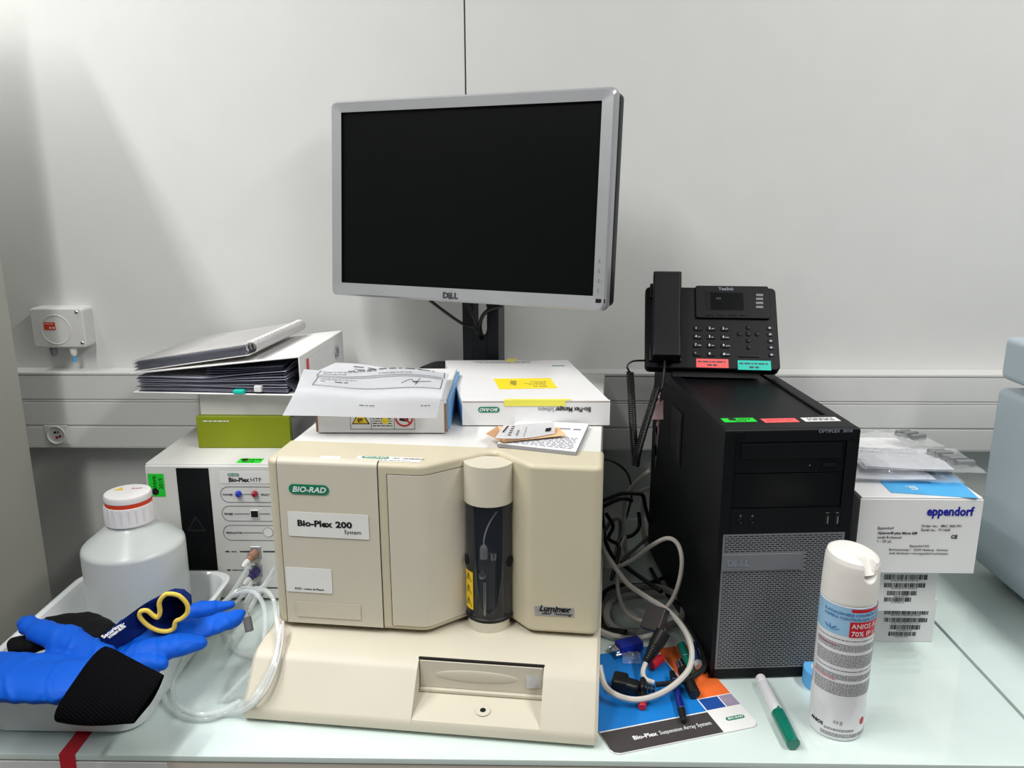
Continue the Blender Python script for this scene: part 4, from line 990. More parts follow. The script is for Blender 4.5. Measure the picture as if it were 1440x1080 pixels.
for s, px, py, sz, bo, sh in (('Order no.:  4861 000.791', 1295.5, 740, .0052, 0, 0), ('Serial no.:  P1166K', 1295, 745.5, .0052, 0, 0), ('Eppendorf', 1234, 743, .0052, 0, 0), ('Xplorer\u00ae plus Move It\u00ae', 1234, 750, .0053, .02, .2), ('multi 8-channel', 1234, 756, .0052, 0, 0), ('1 - 20 \u00b5L', 1233, 761.5, .0054, 0, 0), ('Eppendorf AG', 1279, 768, .0045, 0, 0), ('Barkhausenweg 1 \u00b7 22339 Hamburg \u00b7 Germany', 1250, 773, .0042, 0, 0), ('multi distributor: www.eppendorf.com/contact', 1250, 778, .0042, 0, 0)):
    x, z = ex(px, py); text('lettering', s, sz, 'print', ep, at(x, -.0006, z-.001) @ FRONT, bold=bo, shear=sh)
x, z = ex(1337, 756); text('lettering', 'CE', .0072, 'textblack', ep, at(x, -.0006, z-.001) @ FRONT, bold=.03)
ETZ = EF.loc[2]+el
# bags of parts
def bag(name, label, cpx, cpy, w_, d_, zb, rz, seed, card=True, n=5, kx=.0, mt='greyplastic'):
    c = P(cpx, cpy, z=zb); t_ = thing(name, label, 'bag', (c.x, c.y, zb), rz)
    rnd = random.Random(seed)
    def f(sgn):
        def g(u, v):
            x = (u-.5)*w_; y = (v-.5)*d_; ed_ = min(u, 1-u, v, 1-v)*4
            nz = noise.noise(Vector((x*38+seed, y*38, sgn*3)))*.009+noise.noise(Vector((x*110, y*110+seed, sgn)))*.005
            h = min(1, ed_)
            return Vector((x, y, .0062+sgn*.0052*h+nz*(.25+.75*h)*(1 if sgn > 0 else .2)))
        return g
    if card:
        MB().surf(lambda u, v: Vector((-.46*w_+u*.72*w_, (-.42+.84*v)*d_, .0065+.0008*math.sin(5*u+seed))), 8, 4, .0004).out('instruction_sheet', 'paper', t_)
        micro('lettering', [(-.40*w_, .1*w_, (.32-.13*k)*d_, .0022) for k in range(2)], at(0, 0, .0078), t_, 'printlight', seed)
    for k in range(n):
        x = kx+.012*(k-n/2); y = -.010*(k-n/2)*0-.006*k
        MB().prism(rrect(.0092, .026, .002, 3, -.0046, -.013), 0, .0085, .002, 2, M=at(w_*.26+.0055*k, .022-.0118*k, .0062+.001*(k % 2)) @ Matrix.Rotation(R(-80), 4, 'Z')).out('pipette_adapter', mt, t_)
    MB().surf(f(1), 44, 30).out('plastic_film', 'bag', t_); MB().surf(f(-1), 20, 16).out('plastic_film', 'bag', t_)
    return t_
bag('parts_bag', 'clear bag with grey plastic parts lying directly on the blue lid, lowest', 1262, 668, .150, .085, ETZ+.0012, R(-4), 3, n=4)
bag('parts_bag', 'clear bag with a white instruction sheet and five grey parts, topmost of the bags', 1280, 650, .165, .11, ETZ+.0135, R(-6), 8, n=5)
bag('parts_bag', 'crumpled clear bag with grey part and black cap, rearmost on the carton', 1252, 624, .13, .08, ETZ+.010, R(8), 12, card=False, n=3)

# ------------------------------------------------------------------ spray can
CF = Fr((.3885, .8990, 0), R(0))
ca = thing('spray_can', 'tall white aerosol can with a blue and red label band', 'spray can', fr=CF)
CR = .0325; c1_ = .181
MB().lathe([(0, .002), (.028, .001), (.0305, .0), (.0322, .002), (.0325, .005), (CR, c1_-.004), (.0322, c1_-.001), (.031, c1_), (0, c1_)], 64).out('can_body', 'cangloss', ca)
# cap with oblique rounded top and finger notch
t = bmesh.new(); N = 180; rings = []
def capz(a, rr):
    # gentle tilt towards the nozzle side (right front)
    return -.0050*(rr/CR)*math.cos(a-R(-40))
profc = [(0, .0002), (.0322, 0), (.0325, .002), (.0322, .02), (.0314, .042), (.0308, .049), (.0290, .0545), (.025, .0570), (.016, .0584), (.008, .0588), (0, .0588)]
NA = R(-68)
pq = []
for (r0_, z0_), (r1_, z1_) in zip(profc, profc[1:]):
    m_ = max(1, int(math.hypot(r1_-r0_, z1_-z0_)/.0012))
    pq += [(r0_+(r1_-r0_)*q_/m_, z0_+(z1_-z0_)*q_/m_) for q_ in range(m_)]
pq.append(profc[-1])
sst = lambda x: (lambda c: c*c*(3-2*c))(min(1, max(0, x)))
for rr, zz in pq:
    if rr < 1e-9: rings.append([t.verts.new((0, 0, c1_+zz))]); continue
    ring = []
    for k in range(N):
        a = 2*PI*k/N; tl_ = (zz/.06)**2*capz(a, rr); r_ = rr; z_ = c1_+zz+tl_
        da = (a-NA+PI) % (2*PI)-PI; lat = rr*math.sin(da); fw = rr*math.cos(da)
        if fw > 0 and zz > .02 and abs(lat) < .0095:
            g_ = min(1, 2.2*(1-(lat/.0095)**2))
            low = .030+.006*(lat/.0095)**2
            if rr > .0305: r_ -= .0085*g_*sst((zz-low)/.005)
            else: r_ = min(r_, max(.0225, r_-.0085*g_)) if zz < .054 else r_
            if zz > .046: z_ -= .013*g_*sst((fw-.010)/.016)
        ring.append(t.verts.new((r_*math.cos(a), r_*math.sin(a), z_)))
    rings.append(ring)
for a, b_ in zip(rings, rings[1:]):
    for i in range(N):
        j = (i+1) % N
        if len(b_) == 1: t.faces.new((a[i], a[j], b_[0]))
        elif len(a) == 1: t.faces.new((a[0], b_[j], b_[i]))
        else: t.faces.new((a[i], a[j], b_[j], b_[i]))
bmesh.ops.recalc_face_normals(t, faces=t.faces)
capo = MB().absorb(t).out('cap', 'cancap', ca)
def cyl(x, z, rr=CR+.00025): a = R(-90)+x/CR; return Vector((rr*math.cos(a), rr*math.sin(a), z))
def cylpatch(name, x0, x1, z0, z1, m, par, rr=CR+.0002, n=24):
    return MB().surf(lambda u, v: cyl(x0+(x1-x0)*u, z0+(z1-z0)*v, rr), n, 1).out(name, m, par)
band = cylpatch('label_band', -.060, .056, .142, .1795, 'canblue', ca)
cylpatch('white_edge', -.060, .058, .1405, .142, 'white', ca)
def ctext(s, x, z, size, m, par, **k): return text('lettering', s, size, m, par, None, warp=lambda v: cyl(x+v.x, z+v.y, CR+.0006+v.z), **k)
rb2 = cylpatch('red_panel', -.0085, .056, .142, .162, 'red', band, CR+.0004); cylpatch('red_panel', -.0080, .056, .1745, .1785, 'red', band, CR+.0004)
ctext('ANIOS AL', -.0065, .1535, .0088, 'textwhite', rb2, fit=.036); ctext('70% IP s\u00b7100', -.0065, .1438, .0088, 'textwhite', rb2, fit=.046)
ctext('E ATMOSPH\u00c8RE CONTR\u00d4L\u00c9E ISO', -.040, .1695, .0046, 'canblue2', band, bold=.02, fit=.075); ctext('OSFERA CONTROLADA (CLASE A', -.040, .1640, .0046, 'canblue2', band, bold=.02, fit=.078)
b = MB()
for k, (a_, l_) in enumerate(((15, .012), (40, .010), (150, .011), (100, .008))):
    x0, z0 = -.030, .147; q = [(x0, z0), (x0+l_*.5*math.cos(R(a_-18)), z0+l_*.5*math.sin(R(a_-18))), (x0+l_*math.cos(R(a_)), z0+l_*math.sin(R(a_))), (x0+l_*.5*math.cos(R(a_+18)), z0+l_*.5*math.sin(R(a_+18)))]
    b.quad(*[cyl(x, z, CR+.0005) for x, z in q])
b.out('flower_print', 'canblue2', band, smooth=False)
def fcyl(x, z): return cyl(x, z, CR+.0004)
rows = []
z = .1365
for blk, n_, x0 in ((1, 1, -.05), (2, 5, -.048), (3, 9, -.048)):
    for k in range(n_): rows.append((x0+(.0 if k else 0), .044-random.random()*.004, z, .00085)); z -= .0019
    z -= .0040
for blk, n_ in ((1, 1), (2, 4), (3, 9)):
    for k in range(n_): rows.append((-.048, .044-random.random()*.004, z, .00085)); z -= .0019
    z -= .0040
micro('lettering', rows, None, ca, 'print', 80, f=fcyl)
micro('lettering', [(-.05, -.02, .1275, .0009), (-.05, -.018, .0825, .0009), (-.05, -.022, .0845, .0009)], None, ca, 'red', 81, f=lambda x, z: cyl(x, z, CR+.0005))
micro('lettering', [(-.03, .046, zz, .0008) for zz in (.006, .0078, .0096)]+[(-.026, .010, zz, .0008) for zz in (.014, .0158)], None, ca, 'print', 82, f=fcyl)
ctext('ANIOS', -.046, .0165, .0062, 'textblack', ca, bold=.03); ctext('C3 []', -.016, .0245, .0050, 'print', ca)
MB().surf(lambda u, v: cyl(.0225+.0042*v*math.cos(2*PI*u), .0255+.0050*v*math.sin(2*PI*u), CR+.0004), 24, 1).out('red_dot', 'red', ca)

# blue tape roll
tpr = thing('tape_roll', 'roll of light blue adhesive tape behind the spray can', 'tape', P(1157, 962, z=0)+Vector((.0, .0, 0)), R(0))
MB().lathe([(.0165, .001), (.026, .0), (.027, .001), (.027, .0235), (.026, .0245), (.0165, .024), (.0165, .001)], 48).out('tape', 'tapeblue', tpr)
MB().lathe([(.015, .001), (.0166, .001), (.0166, .0243), (.015, .0243), (.015, .001)], 48).out('core', 'whiteg', tpr)
# marker
def pen(name, label, a, b_, parts, cat='pen'):
    """parts: (t0,t1,radius0,radius1,material,name) along a->b"""
    a, b_ = Vector(a), Vector(b_); t_ = thing(name, label, cat, a); d = b_-a; L = d.length
    Mq = d.to_track_quat('Z', 'Y').to_matrix().to_4x4()
    for t0, t1, r0, r1, m, nm in parts:
        MB().lathe([(0, t0*L), (r0*.85, t0*L), (r0, t0*L+.001), (r1, t1*L-.001), (r1*.85, t1*L), (0, t1*L)], 20, M=Mq).out(nm, m, t_)
    return t_
mk = pen('marker_pen', 'white marker pen with a dark green cap lying in front of the tower', P(1069, 953, z=.0085), P(1116, 1047, z=.0085), [(0, .10, .0068, .0075, 'capwhite', 'end_plug'), (.10, .56, .0078, .0078, 'cangloss', 'barrel'), (.56, 1, .0086, .0082, 'tealmark', 'cap')])
MB().box((-.0014, .006, .075), (.0014, .0098, .100), .0008, M=(P(1116, 1047, z=.0085)-P(1069, 953, z=.0085)).to_track_quat('Z', 'Y').to_matrix().to_4x4()).out('clip', 'tealmark', mk)

# ------------------------------------------------------------------ mouse pad / brochure
FLp, FRp = P(862, 1064, z=.0), P(1068, 1022, z=.0)
DF = Fr((FLp.x, FLp.y, 0), math.atan2(FRp.y-FLp.y, FRp.x-FLp.x))
mp = thing('mouse_mat', 'thin printed mat in blue, orange and charcoal between analyser and tower', 'mouse mat', fr=DF)
mw = (FRp-FLp).length; mh = .205
MB().prism(rrect(mw, mh, .010, 5), .0002, .0022, .0003, 1).out('mat_board', 'white', mp)
ZM = .0022
def mpx(px, py): return DF.top(px, py, ZM)
A1 = mpx(847, 1029); B1 = mpx(996, 1002); C1 = mpx(1022, 1036)
sx1 = B1[0]; by = (A1[1]+B1[1])/2
def mrect(nm, m, x0, y0, x1, y1, r=0, clipbl=False):
    if clipbl: 
        poly = [(x0+.010, y0)]+[(x1, y0), (x1, y1), (x0, y1)]+[(x0, y0+.01), (x0+.003, y0+.003)]
    else: poly = [(x0, y0), (x1, y0), (x1, y1), (x0, y1)]
    return MB().prism(poly, ZM, ZM+.0003).out(nm, m, mp)
mrect('blue_print', 'padblue', .0003, by+.002, sx1-.001, mh-.001)
dk = mrect('dark_print', 'paddark', .0003, .0006, sx1-.001, by-.0005, clipbl=True)
mrect('navy_print', 'padnavy', sx1+.001, by+.003, sx1+.028, by+.026); mrect('photo_print', 'skyphoto', sx1+.030, by+.003, mw-.0003, by+.026)
mrect('orange_print', 'orange', sx1+.001, by+.028, mw-.0003, mh-.012)
text('lettering', 'Bio-Plex', .0098, 'textwhite', dk, at(.035, by*.42, ZM+.0005), bold=.03, fit=.032); text('lettering', 'Suspension Array System', .0098, 'textwhite', dk, at(.0705, by*.42, ZM+.0005), fit=sx1-.008-.0705)
pill('maker_badge', .026, .0068, at((sx1+mw)/2+.003, by*.52, ZM), mp)

# ------------------------------------------------------------------ cables, connectors, pens
def cable(label, pts, r, m, cat='cable', nm='cable', group=None, n=8):
    V = [P(px, py, y=y) if z is None else P(px, py, z=z) for px, py, y, z in pts]
    for v in V:
        if v.x < .097: v.x = .097
    for v in V: v.z = max(v.z, r+.0005+(.003 if (v.x > .10 and v.y < 1.06) else 0))
    o = MB().tube([v-V[0] for v in V], r, n, 7).out(nm, m); o.location = V[0]; return tagit(o, label, cat, group)
Y_ = lambda px, py, y: (px, py, y, None)
Z_ = lambda px, py, z: (px, py, None, z)
cable('off-white cable making the large front loop over the blue mat', [Y_(846, 770, 1.25), Y_(856, 785, 1.20), Y_(868, 802, 1.17), Y_(884, 822, 1.13), Y_(910, 840, 1.09), Y_(938, 858, 1.06), Y_(960, 882, 1.03), Y_(972, 910, 1.0), Y_(970, 938, .98), Y_(952, 960, .955), Y_(925, 977, .935), Y_(895, 984, .925), Y_(868, 978, .93), Y_(852, 966, .942), Y_(846, 950, .955), Y_(838, 936, .965)], .0040, 'cablewhite')
cable('off-white cable arching highest against the black side of the tower', [Y_(842, 797, 1.22), Y_(868, 797, 1.2), Y_(893, 785, 1.18), Y_(915, 768, 1.15), Y_(938, 757, 1.12), Y_(953, 765, 1.11), Y_(959, 788, 1.1), Y_(955, 818, 1.1), Y_(944, 845, 1.1), Y_(925, 866, 1.09), Y_(902, 873, 1.09), Y_(882, 862, 1.12), Y_(870, 835, 1.17), Y_(868, 800, 1.22), Y_(873, 770, 1.27), Y_(879, 755, 1.3)], .0033, 'cablewhite')
cable('thick grey cable coiled flat between analyser and tower', [Z_(846, 865, .012), Z_(858, 840, .012), Z_(885, 828, .015), Z_(925, 826, .018), Z_(952, 838, .018), Z_(962, 858, .015), Z_(950, 876, .012), Z_(915, 886, .008), Z_(880, 888, .008), Z_(858, 878, .01), Z_(853, 858, .02), Z_(868, 842, .025), Z_(900, 836, .028), Z_(935, 838, .028)], .0058, 'cablegrey')
cable('pale grey cable running along the front of the thick coil', [Z_(843, 886, .01), Z_(860, 893, .01), Z_(885, 897, .01), Z_(912, 894, .012), Z_(935, 884, .02)], .0038, 'cablewhite')
cable('thick off-white cable standing upright behind the tower corner', [Y_(914, 662, 1.42), Y_(898, 675, 1.42), Y_(884, 692, 1.42), Y_(878, 715, 1.42), Y_(878, 745, 1.40), Y_(880, 772, 1.36), Y_(888, 790, 1.3)], .0045, 'cablewhite')
cable('off-white cable curling out behind the tower', [Y_(914, 686, 1.43), Y_(900, 692, 1.43), Y_(906, 700, 1.43), Y_(903, 725, 1.42), Y_(905, 750, 1.40), Y_(910, 768, 1.36)], .0042, 'cablewhite')
cable('thin pale cable rising behind the cream analyser', [Y_(852, 745, 1.35), Y_(860, 733, 1.35), Y_(871, 731, 1.35), Y_(872, 750, 1.35), Y_(867, 775, 1.3), Y_(870, 800, 1.25)], .0032, 'cablegrey')
cable('thin grey cable sloping behind the tower', [Y_(912, 755, 1.38), Y_(895, 770, 1.34), Y_(880, 783, 1.30), Y_(870, 797, 1.26)], .0030, 'cablegrey')
cable('thin black cable arching above the tangle from the analyser', [Y_(846, 645, 1.40), Y_(862, 649, 1.42), Y_(878, 660, 1.43), Y_(886, 675, 1.43), Y_(888, 700, 1.44), Y_(880, 730, 1.46)], .0022, 'cableblack')
cable('black cable running level behind the tangle', [Y_(843, 707, 1.40), Y_(858, 700, 1.40), Y_(875, 694, 1.40), Y_(892, 694, 1.40), Y_(904, 697, 1.40), Y_(908, 715, 1.40), Y_(914, 735, 1.38)], .0036, 'cableblack')
cable('black cable leading into the plug behind the tangle', [Y_(844, 715, 1.38), Y_(860, 706, 1.38), Y_(876, 701, 1.38), Y_(889, 704, 1.385)], .0038, 'cableblack')
cable('black cable dropping steeply beside the analyser', [Y_(846, 705, 1.36), Y_(848, 735, 1.34), Y_(853, 765, 1.30), Y_(864, 785, 1.26), Y_(880, 797, 1.22), Y_(905, 815, 1.17), Y_(930, 832, 1.13)], .0036, 'cableblack')
cable('black cable hanging from the plug down to the bench', [Y_(898, 720, 1.38), Y_(899, 740, 1.37), Y_(890, 752, 1.36), Y_(876, 758, 1.36), Y_(868, 775, 1.35)], .0034, 'cableblack')
cable('black cable snaking low in the tangle', [Y_(852, 722, 1.3), Y_(862, 740, 1.3), Y_(856, 757, 1.3), Y_(870, 768, 1.27), Y_(866, 792, 1.22), Y_(860, 815, 1.17)], .0034, 'cableblack')
cable('black cable forming the outer ring of the coil by the analyser', [Z_(935, 812, .01), Z_(905, 822, .008), Z_(870, 823, .008), Z_(851, 832, .008), Z_(843, 850, .008), Z_(846, 872, .008), Z_(858, 884, .006), Z_(880, 888, .02)], .0036, 'cableblack')
cable('black cable lying along the foot of the tower', [Z_(915, 800, .01), Z_(930, 825, .01), Z_(950, 850, .01), Z_(968, 880, .01), Z_(985, 910, .01), Z_(992, 930, .008), Z_(988, 945, .006)], .0034, 'cableblack')
# black iec lead at front
ic = thing('power_plug', 'black angled mains connector lying on the blue mat', 'plug', P(885, 962, z=.015))
T0 = toloc(ic)
a, b_ = P(862, 957, z=.016), P(905, 966, z=.014); d = (b_-a); L = d.length
Mq = Matrix.Translation(a) @ d.to_track_quat('X', 'Z').to_matrix().to_4x4()
MB().box((-.001, -.013, -.009), (L*.48, .013, .009), .004, 3, M=Mq).box((L*.3, -.010, -.008), (L*.9, .009, .008), .005, 3, M=Mq @ Matrix.Rotation(R(-8), 4, 'Z')).out('plug_body', 'cableblack', ic, M=T0)
for k in range(4): MB().lathe([(0, 0), (.0065-.0006*k, 0), (.0065-.0006*k, .0035), (0, .0035)], 14, M=Mq @ at(L*(.92+.12*k), -.001, 0) @ Matrix.Rotation(PI/2, 4, 'Y')).out('strain_relief', 'cableblack', ic, M=T0)
MB().tube([P(x, y, z=z) for x, y, z in ((922, 963, .013), (940, 961, .015), (960, 958, .018), (978, 950, .022), (990, 938, .025), (990, 922, .025), (982, 905, .02), (972, 885, .015))], .0036).out('lead', 'cableblack', ic, M=T0)
# black connector with ferrite standing
cn = thing('data_connector', 'black moulded cable connector with silver-grey housing above the mat', 'connector', P(925, 900, z=.03))
T0 = toloc(cn)
a, b_ = P(908, 932, y=1.0), P(933, 888, y=1.02); d = b_-a; L = d.length; Mq = Matrix.Translation(a) @ d.to_track_quat('Z', 'Y').to_matrix().to_4x4()
MB().lathe([(0, 0), (.005, 0), (.006, .01), (.009, L*.5), (.0105, L*.6), (.0105, L), (0, L)], 16, M=Mq).out('boot', 'cableblack', cn, M=T0)
for k in range(8): MB().lathe([(.0055+k*.0005, .006+k*.0035), (.0068+k*.0005, .006+k*.0035), (.0068+k*.0005, .008+k*.0035), (.0055+k*.0005, .008+k*.0035)], 14, M=Mq).out('rib', 'cableblack', cn, M=T0)
MB().box((-.016, -.007, L*.85), (.016, .007, L+.028), .002, M=Mq @ at(.010, 0, 0) @ Matrix.Rotation(R(12), 4, 'Y')).out('housing', 'paddark', cn, M=T0)
MB().tube([P(x, y, z=z) for x, y, z in ((908, 932, .024), (904, 945, .016), (908, 955, .012), (920, 960, .01))], .0034).out('lead', 'cablewhite', cn, M=T0)
vg = thing('video_connector', 'blue video connector with metal pins lying beside the cream base', 'connector', P(878, 908, z=.014))
T0 = toloc(vg); a, b_ = P(868, 912, z=.012), P(900, 903, z=.014); d = b_-a; L = d.length; Mq = Matrix.Translation(a) @ d.to_track_quat('X', 'Z').to_matrix().to_4x4()
MB().box((0, -.012, -.007), (L, .010, .008), .003, M=Mq).out('body', 'vgablue', vg, M=T0)
MB().box((-.006, -.009, -.004), (.001, .007, .004), .001, M=Mq).out('metal_shell', 'chrome', vg, M=T0)
for s in (-1, 1): MB().lathe([(0, -.008), (.0022, -.008), (.0022, 0), (0, 0)], 12, M=Mq @ at(0, s*.011, -.003) @ Matrix.Rotation(PI/2, 4, 'Y')).out('thumb_screw', 'chrome', vg, M=T0)
pen('ballpoint_pen', 'dark blue ballpoint pen with black tip pointing to the front on the mat', P(945, 945, z=.012), P(962, 1014, z=.0075), [(0, .2, .004, .0048, 'cableblack', 'end_cap'), (.2, .78, .0048, .0050, 'penblue', 'barrel'), (.78, 1, .0052, .0040, 'cableblack', 'cap')])
pen('marker_pen', 'black marker pen with an orange stripe beside the blue pen', P(955, 930, z=.018), P(977, 977, z=.0105), [(0, .25, .006, .0065, 'chrome', 'clip_end'), (.25, 1, .0078, .0080, 'cableblack', 'cap')])
pen('marker_pen', 'green marker pen half hidden under the cables next to the tower', P(958, 907, z=.012), P(972, 945, z=.0105), [(0, .5, .0065, .0066, 'tealmark', 'cap'), (.5, 1, .006, .005, 'tealmark', 'barrel')])
pen('marker_pen', 'red marker cap showing behind the black connector', P(931, 925, z=.014), P(915, 935, z=.0105), [(0, 1, .0060, .0085, 'red', 'cap')])
pen('marker_pen', 'pen with a red end pointing forward under the white cable', P(905, 955, z=.0105), P(903, 995, z=.0075), [(0, .8, .0048, .0048, 'cableblack', 'barrel'), (.8, 1, .0052, .0052, 'red', 'end_plug')])
pen('capped_tube', 'white capped tube standing out at the foot of the tower', P(975, 905, z=.02), P(983, 938, z=.012), [(0, .8, .0045, .0045, 'padnavy', 'barrel'), (.8, 1, .0060, .0060, 'capwhite', 'cap')], cat='tube')
bgt = thing('plastic_bag', 'small crumpled clear plastic bag under the blue connector', 'bag', P(887, 925, z=.004))
MB().surf(lambda u, v: Vector((-.013+.026*u, -.016+.03*v, .001+.008*(1-abs(2*v-1))+.004*noise.noise(Vector((u*6, v*6, 2))))), 12, 12).out('film', 'bag', bgt)

# ------------------------------------------------------------------ tray, bottle, gloves
TRF = Fr((-.578, 1.003, 0), R(0))
ty_ = thing('plastic_tray', 'shallow white plastic tray holding the bottle under the gloves', 'tray', fr=TRF)
t = bmesh.new(); rings = []
hx, hy = .118, .160
for ins, z, rr in ((.030, .0, .02), (.022, .004, .028), (.006, .066, .034), (.0, .069, .036), (-.001, .0715, .036), (.003, .073, .035), (.008, .070, .032), (.012, .060, .030), (.026, .009, .024), (.032, .006, .018)):
    pr = rrect(2*(hx-ins), 2*(hy-ins), rr, 7, -(hx-ins), -(hy-ins)); rings.append([t.verts.new((x, y, z+.0005)) for x, y in pr])
n = len(rings[0])
for a, b_ in zip(rings, rings[1:]):
    for i in range(n): t.faces.new((a[i], a[(i+1) % n], b_[(i+1) % n], b_[i]))
t.faces.new(rings[0]); t.faces.new(rings[-1]); bmesh.ops.recalc_face_normals(t, faces=t.faces)
MB().absorb(t).out('body', 'traywhite', ty_)
bo = thing('liquid_bottle', 'wide translucent white bottle with ribbed cap standing in the tray', 'bottle', (-.5755, 1.085, .0068))
MB().lathe([(0, 0), (.062, 0), (.067, .003), (.0695, .010), (.0705, .03), (.0705, .146), (.0695, .150), (.066, .154), (.036, .178), (.032, .181), (.031, .184), (.031, .205), (0, .205)], 64).out('body', 'hdpe', bo)
b = MB(); b.lathe([(.0325, .186), (.034, .1855), (.0345, .188), (.0335, .191), (.0325, .2125), (.031, .2135), (0, .2135)], 48); cpo = b.out('cap', 'capwhite', bo)
for k in range(22):
    a = 2*PI*k/22; MB().box((.0322, -.0008, .191), (.0342, .0008, .2115), .0005, 1, M=Matrix.Rotation(a, 4, 'Z')).out('cap_rib', 'capwhite', cpo)
MB().lathe([(.030, .2132), (.0316, .2132), (.0316, .2195), (.030, .2195)], 48).out('orange_ring', 'capring', bo)
MB().lathe([(.030, .2135), (.0308, .2192), (.0320, .2196), (.0324, .2255), (.031, .2285), (.027, .2298), (0, .2303)], 48).out('cap_top', 'capwhite', bo)
b = MB(); b.prism([(-.006, -.005), (.007, -.005), (.0005, .007)], .2302, .2305, M=at(-.014, .006, 0)); b.out('hazard_triangle', 'warn', bo)
text('lettering', 'Sheath', .0055, 'red', bo, at(.003, .006, .2306) @ Matrix.Rotation(R(12), 4, 'Z'))

def blob(name, chains, m, parent, vox=.0028, smooth=4, wr=.0, wf=25, T0=None, seed=0):
    b = MB()
    for ch in chains:   # (px, py, z, rx(width radius), rz(height radius))
        q = [Vector(P(c[0], c[1], z=c[2])) for c in ch]
        for i in range(len(q)-1):
            n_ = max(2, int((q[i+1]-q[i]).length/.004))
            d = (q[i+1]-q[i]); ang = math.atan2(d.y, d.x)
            for k in range(n_+(1 if i == len(q)-2 else 0)):
                f_ = k/n_; p = q[i].lerp(q[i+1], f_); rx = ch[i][3]+(ch[i+1][3]-ch[i][3])*f_; rz_ = ch[i][4]+(ch[i+1][4]-ch[i][4])*f_
                s = bmesh.new(); bmesh.ops.create_icosphere(s, subdivisions=2, radius=1)
                b.absorb(s, Matrix.Translation(p) @ Matrix.Rotation(ang, 4, 'Z') @ Matrix.Diagonal((max(.006, rx*.5), rx, rz_, 1)))
    o = b.out(name, m)
    md = o.modifiers.new('r', 'REMESH'); md.mode = 'VOXEL'; md.voxel_size = vox; md.use_smooth_shade = True
    sm_ = o.modifiers.new('s', 'SMOOTH'); sm_.factor = .6; sm_.iterations = smooth
    bpy.context.view_layer.update()
    me = bpy.data.meshes.new_from_object(o.evaluated_get(bpy.context.evaluated_depsgraph_get())); bpy.data.objects.remove(o)
    if wr:
        nrm = [v.normal.copy() for v in me.vertices]
        for v, nn in zip(me.vertices, nrm):
            c = v.co; a = noise.noise(Vector((c.x*wf*1.0+seed, c.y*wf*2.0, c.z*wf))); a2 = 1-abs(noise.noise(Vector((c.x*wf*2.4, c.y*wf*1.2+seed, c.z*wf))))*2
            v.co = c+nn*(a*wr+max(0, a2-.55)*wr*1.6)
    if T0: me.transform(T0)
    me.materials.clear(); me.materials.append(MATS[m])
    for p in me.polygons: p.use_smooth = True
    o = bpy.data.objects.new(name, me); C.objects.link(o); o.parent = parent; return o

# glove B (fingers pointing right), beneath
zg = .086
gB = thing('cryo_glove', 'blue padded glove with fingers pointing right, lying under the other gloves', 'glove', P(180, 915, z=.075))
blob('glove_body', [
    [(95, 935, zg, .040, .013), (150, 915, zg, .040, .014), (195, 905, zg+.002, .034, .013)],
    [(175, 885, zg+.004, .016, .012), (240, 868, zg+.001, .015, .012), (290, 857, zg+.002, .014, .012), (325, 850, zg+.003, .008, .007)],
    [(185, 903, zg, .020, .014), (255, 890, zg+.001, .021, .013), (300, 879, zg+.002, .021, .012), (328, 869, zg+.002, .014, .009), (340, 862, zg+.003, .007, .006)],
    [(165, 925, zg, .020, .013), (215, 913, zg+.003, .020, .015), (262, 906, zg+.002, .019, .013), (284, 904, zg, .012, .009)],
    [(170, 938, zg-.002, .014, .012), (205, 932, zg-.002, .013, .012), (230, 934, zg-.004, .008, .008)],
], 'blueglove', gB, wr=.0024, wf=20, T0=toloc(gB), seed=2)
# glove C: knit and nitrile
zc_ = .112
gC = thing('work_glove', 'black coated glove with navy knit wrist and yellow hem between the blue gloves', 'glove', P(140, 885, z=.10))
blob('palm', [
    [(70, 880, zc_-.006, .016, .013), (110, 880, zc_, .026, .016), (135, 889, zc_, .026, .016), (148, 894, zc_, .019, .014)],
    [(100, 872, zc_, .012, .010), (65, 876, zc_-.008, .010, .009)],
    [(75, 890, zc_-.008, .012, .010), (45, 900, zc_-.014, .010, .009), (16, 905, zc_-.018, .009, .008)],
    [(90, 895, zc_-.008, .012, .010), (50, 908, zc_-.018, .010, .009), (20, 912, zc_-.022, .009, .008)],
], 'blackglove', gC, wr=.0012, wf=24, T0=toloc(gC), seed=5)
T0 = toloc(gC)
# knit cuff: open sleeve with folded mouth
mouth = [(237, 835), (252, 838), (263, 850), (263, 862), (255, 870), (247, 874), (244, 884), (234, 888), (220, 886), (207, 879), (197, 868), (198, 860), (207, 859), (216, 866), (222, 868), (225, 860), (224, 848), (229, 839)]
mz3 = [P(px, py, y=.925+.0002*(px-200)) for px, py in mouth]
n = len(mouth)
cm = sum(mz3, Vector())/n
wc = P(163, 899, z=zc_)
axp = spline([cm, cm+Vector((-.006, .030, -.004)), cm.lerp(wc, .5)+Vector((.0, .022, .002)), wc], 6)
def wring(k, i_):
    f_ = i_/(len(axp)-1); o_ = mz3[k]-cm; ph = math.atan2(o_.z, o_.x); ov = Vector((.027*math.cos(ph), 0, .018*math.sin(ph)))
    bl = min(1, f_*1.7); q = o_.lerp(ov, bl); th_ = min(1, f_*1.3)*R(62)
    q = Matrix.Rotation(th_, 3, 'Z') @ q
    return axp[i_]+q
t = bmesh.new(); rr_ = [[t.verts.new(wring(k, i_)) for k in range(n)] for i_ in range(len(axp))]
for a, b_ in zip(rr_, rr_[1:]):
    for i in range(n): t.faces.new((a[i], a[(i+1) % n], b_[(i+1) % n], b_[i]))
bmesh.ops.subdivide_edges(t, edges=t.edges, cuts=1, use_grid_fill=True); bmesh.ops.smooth_vert(t, verts=[v for v in t.verts if not v.is_boundary], factor=.5)
bmesh.ops.recalc_face_normals(t, faces=t.faces)
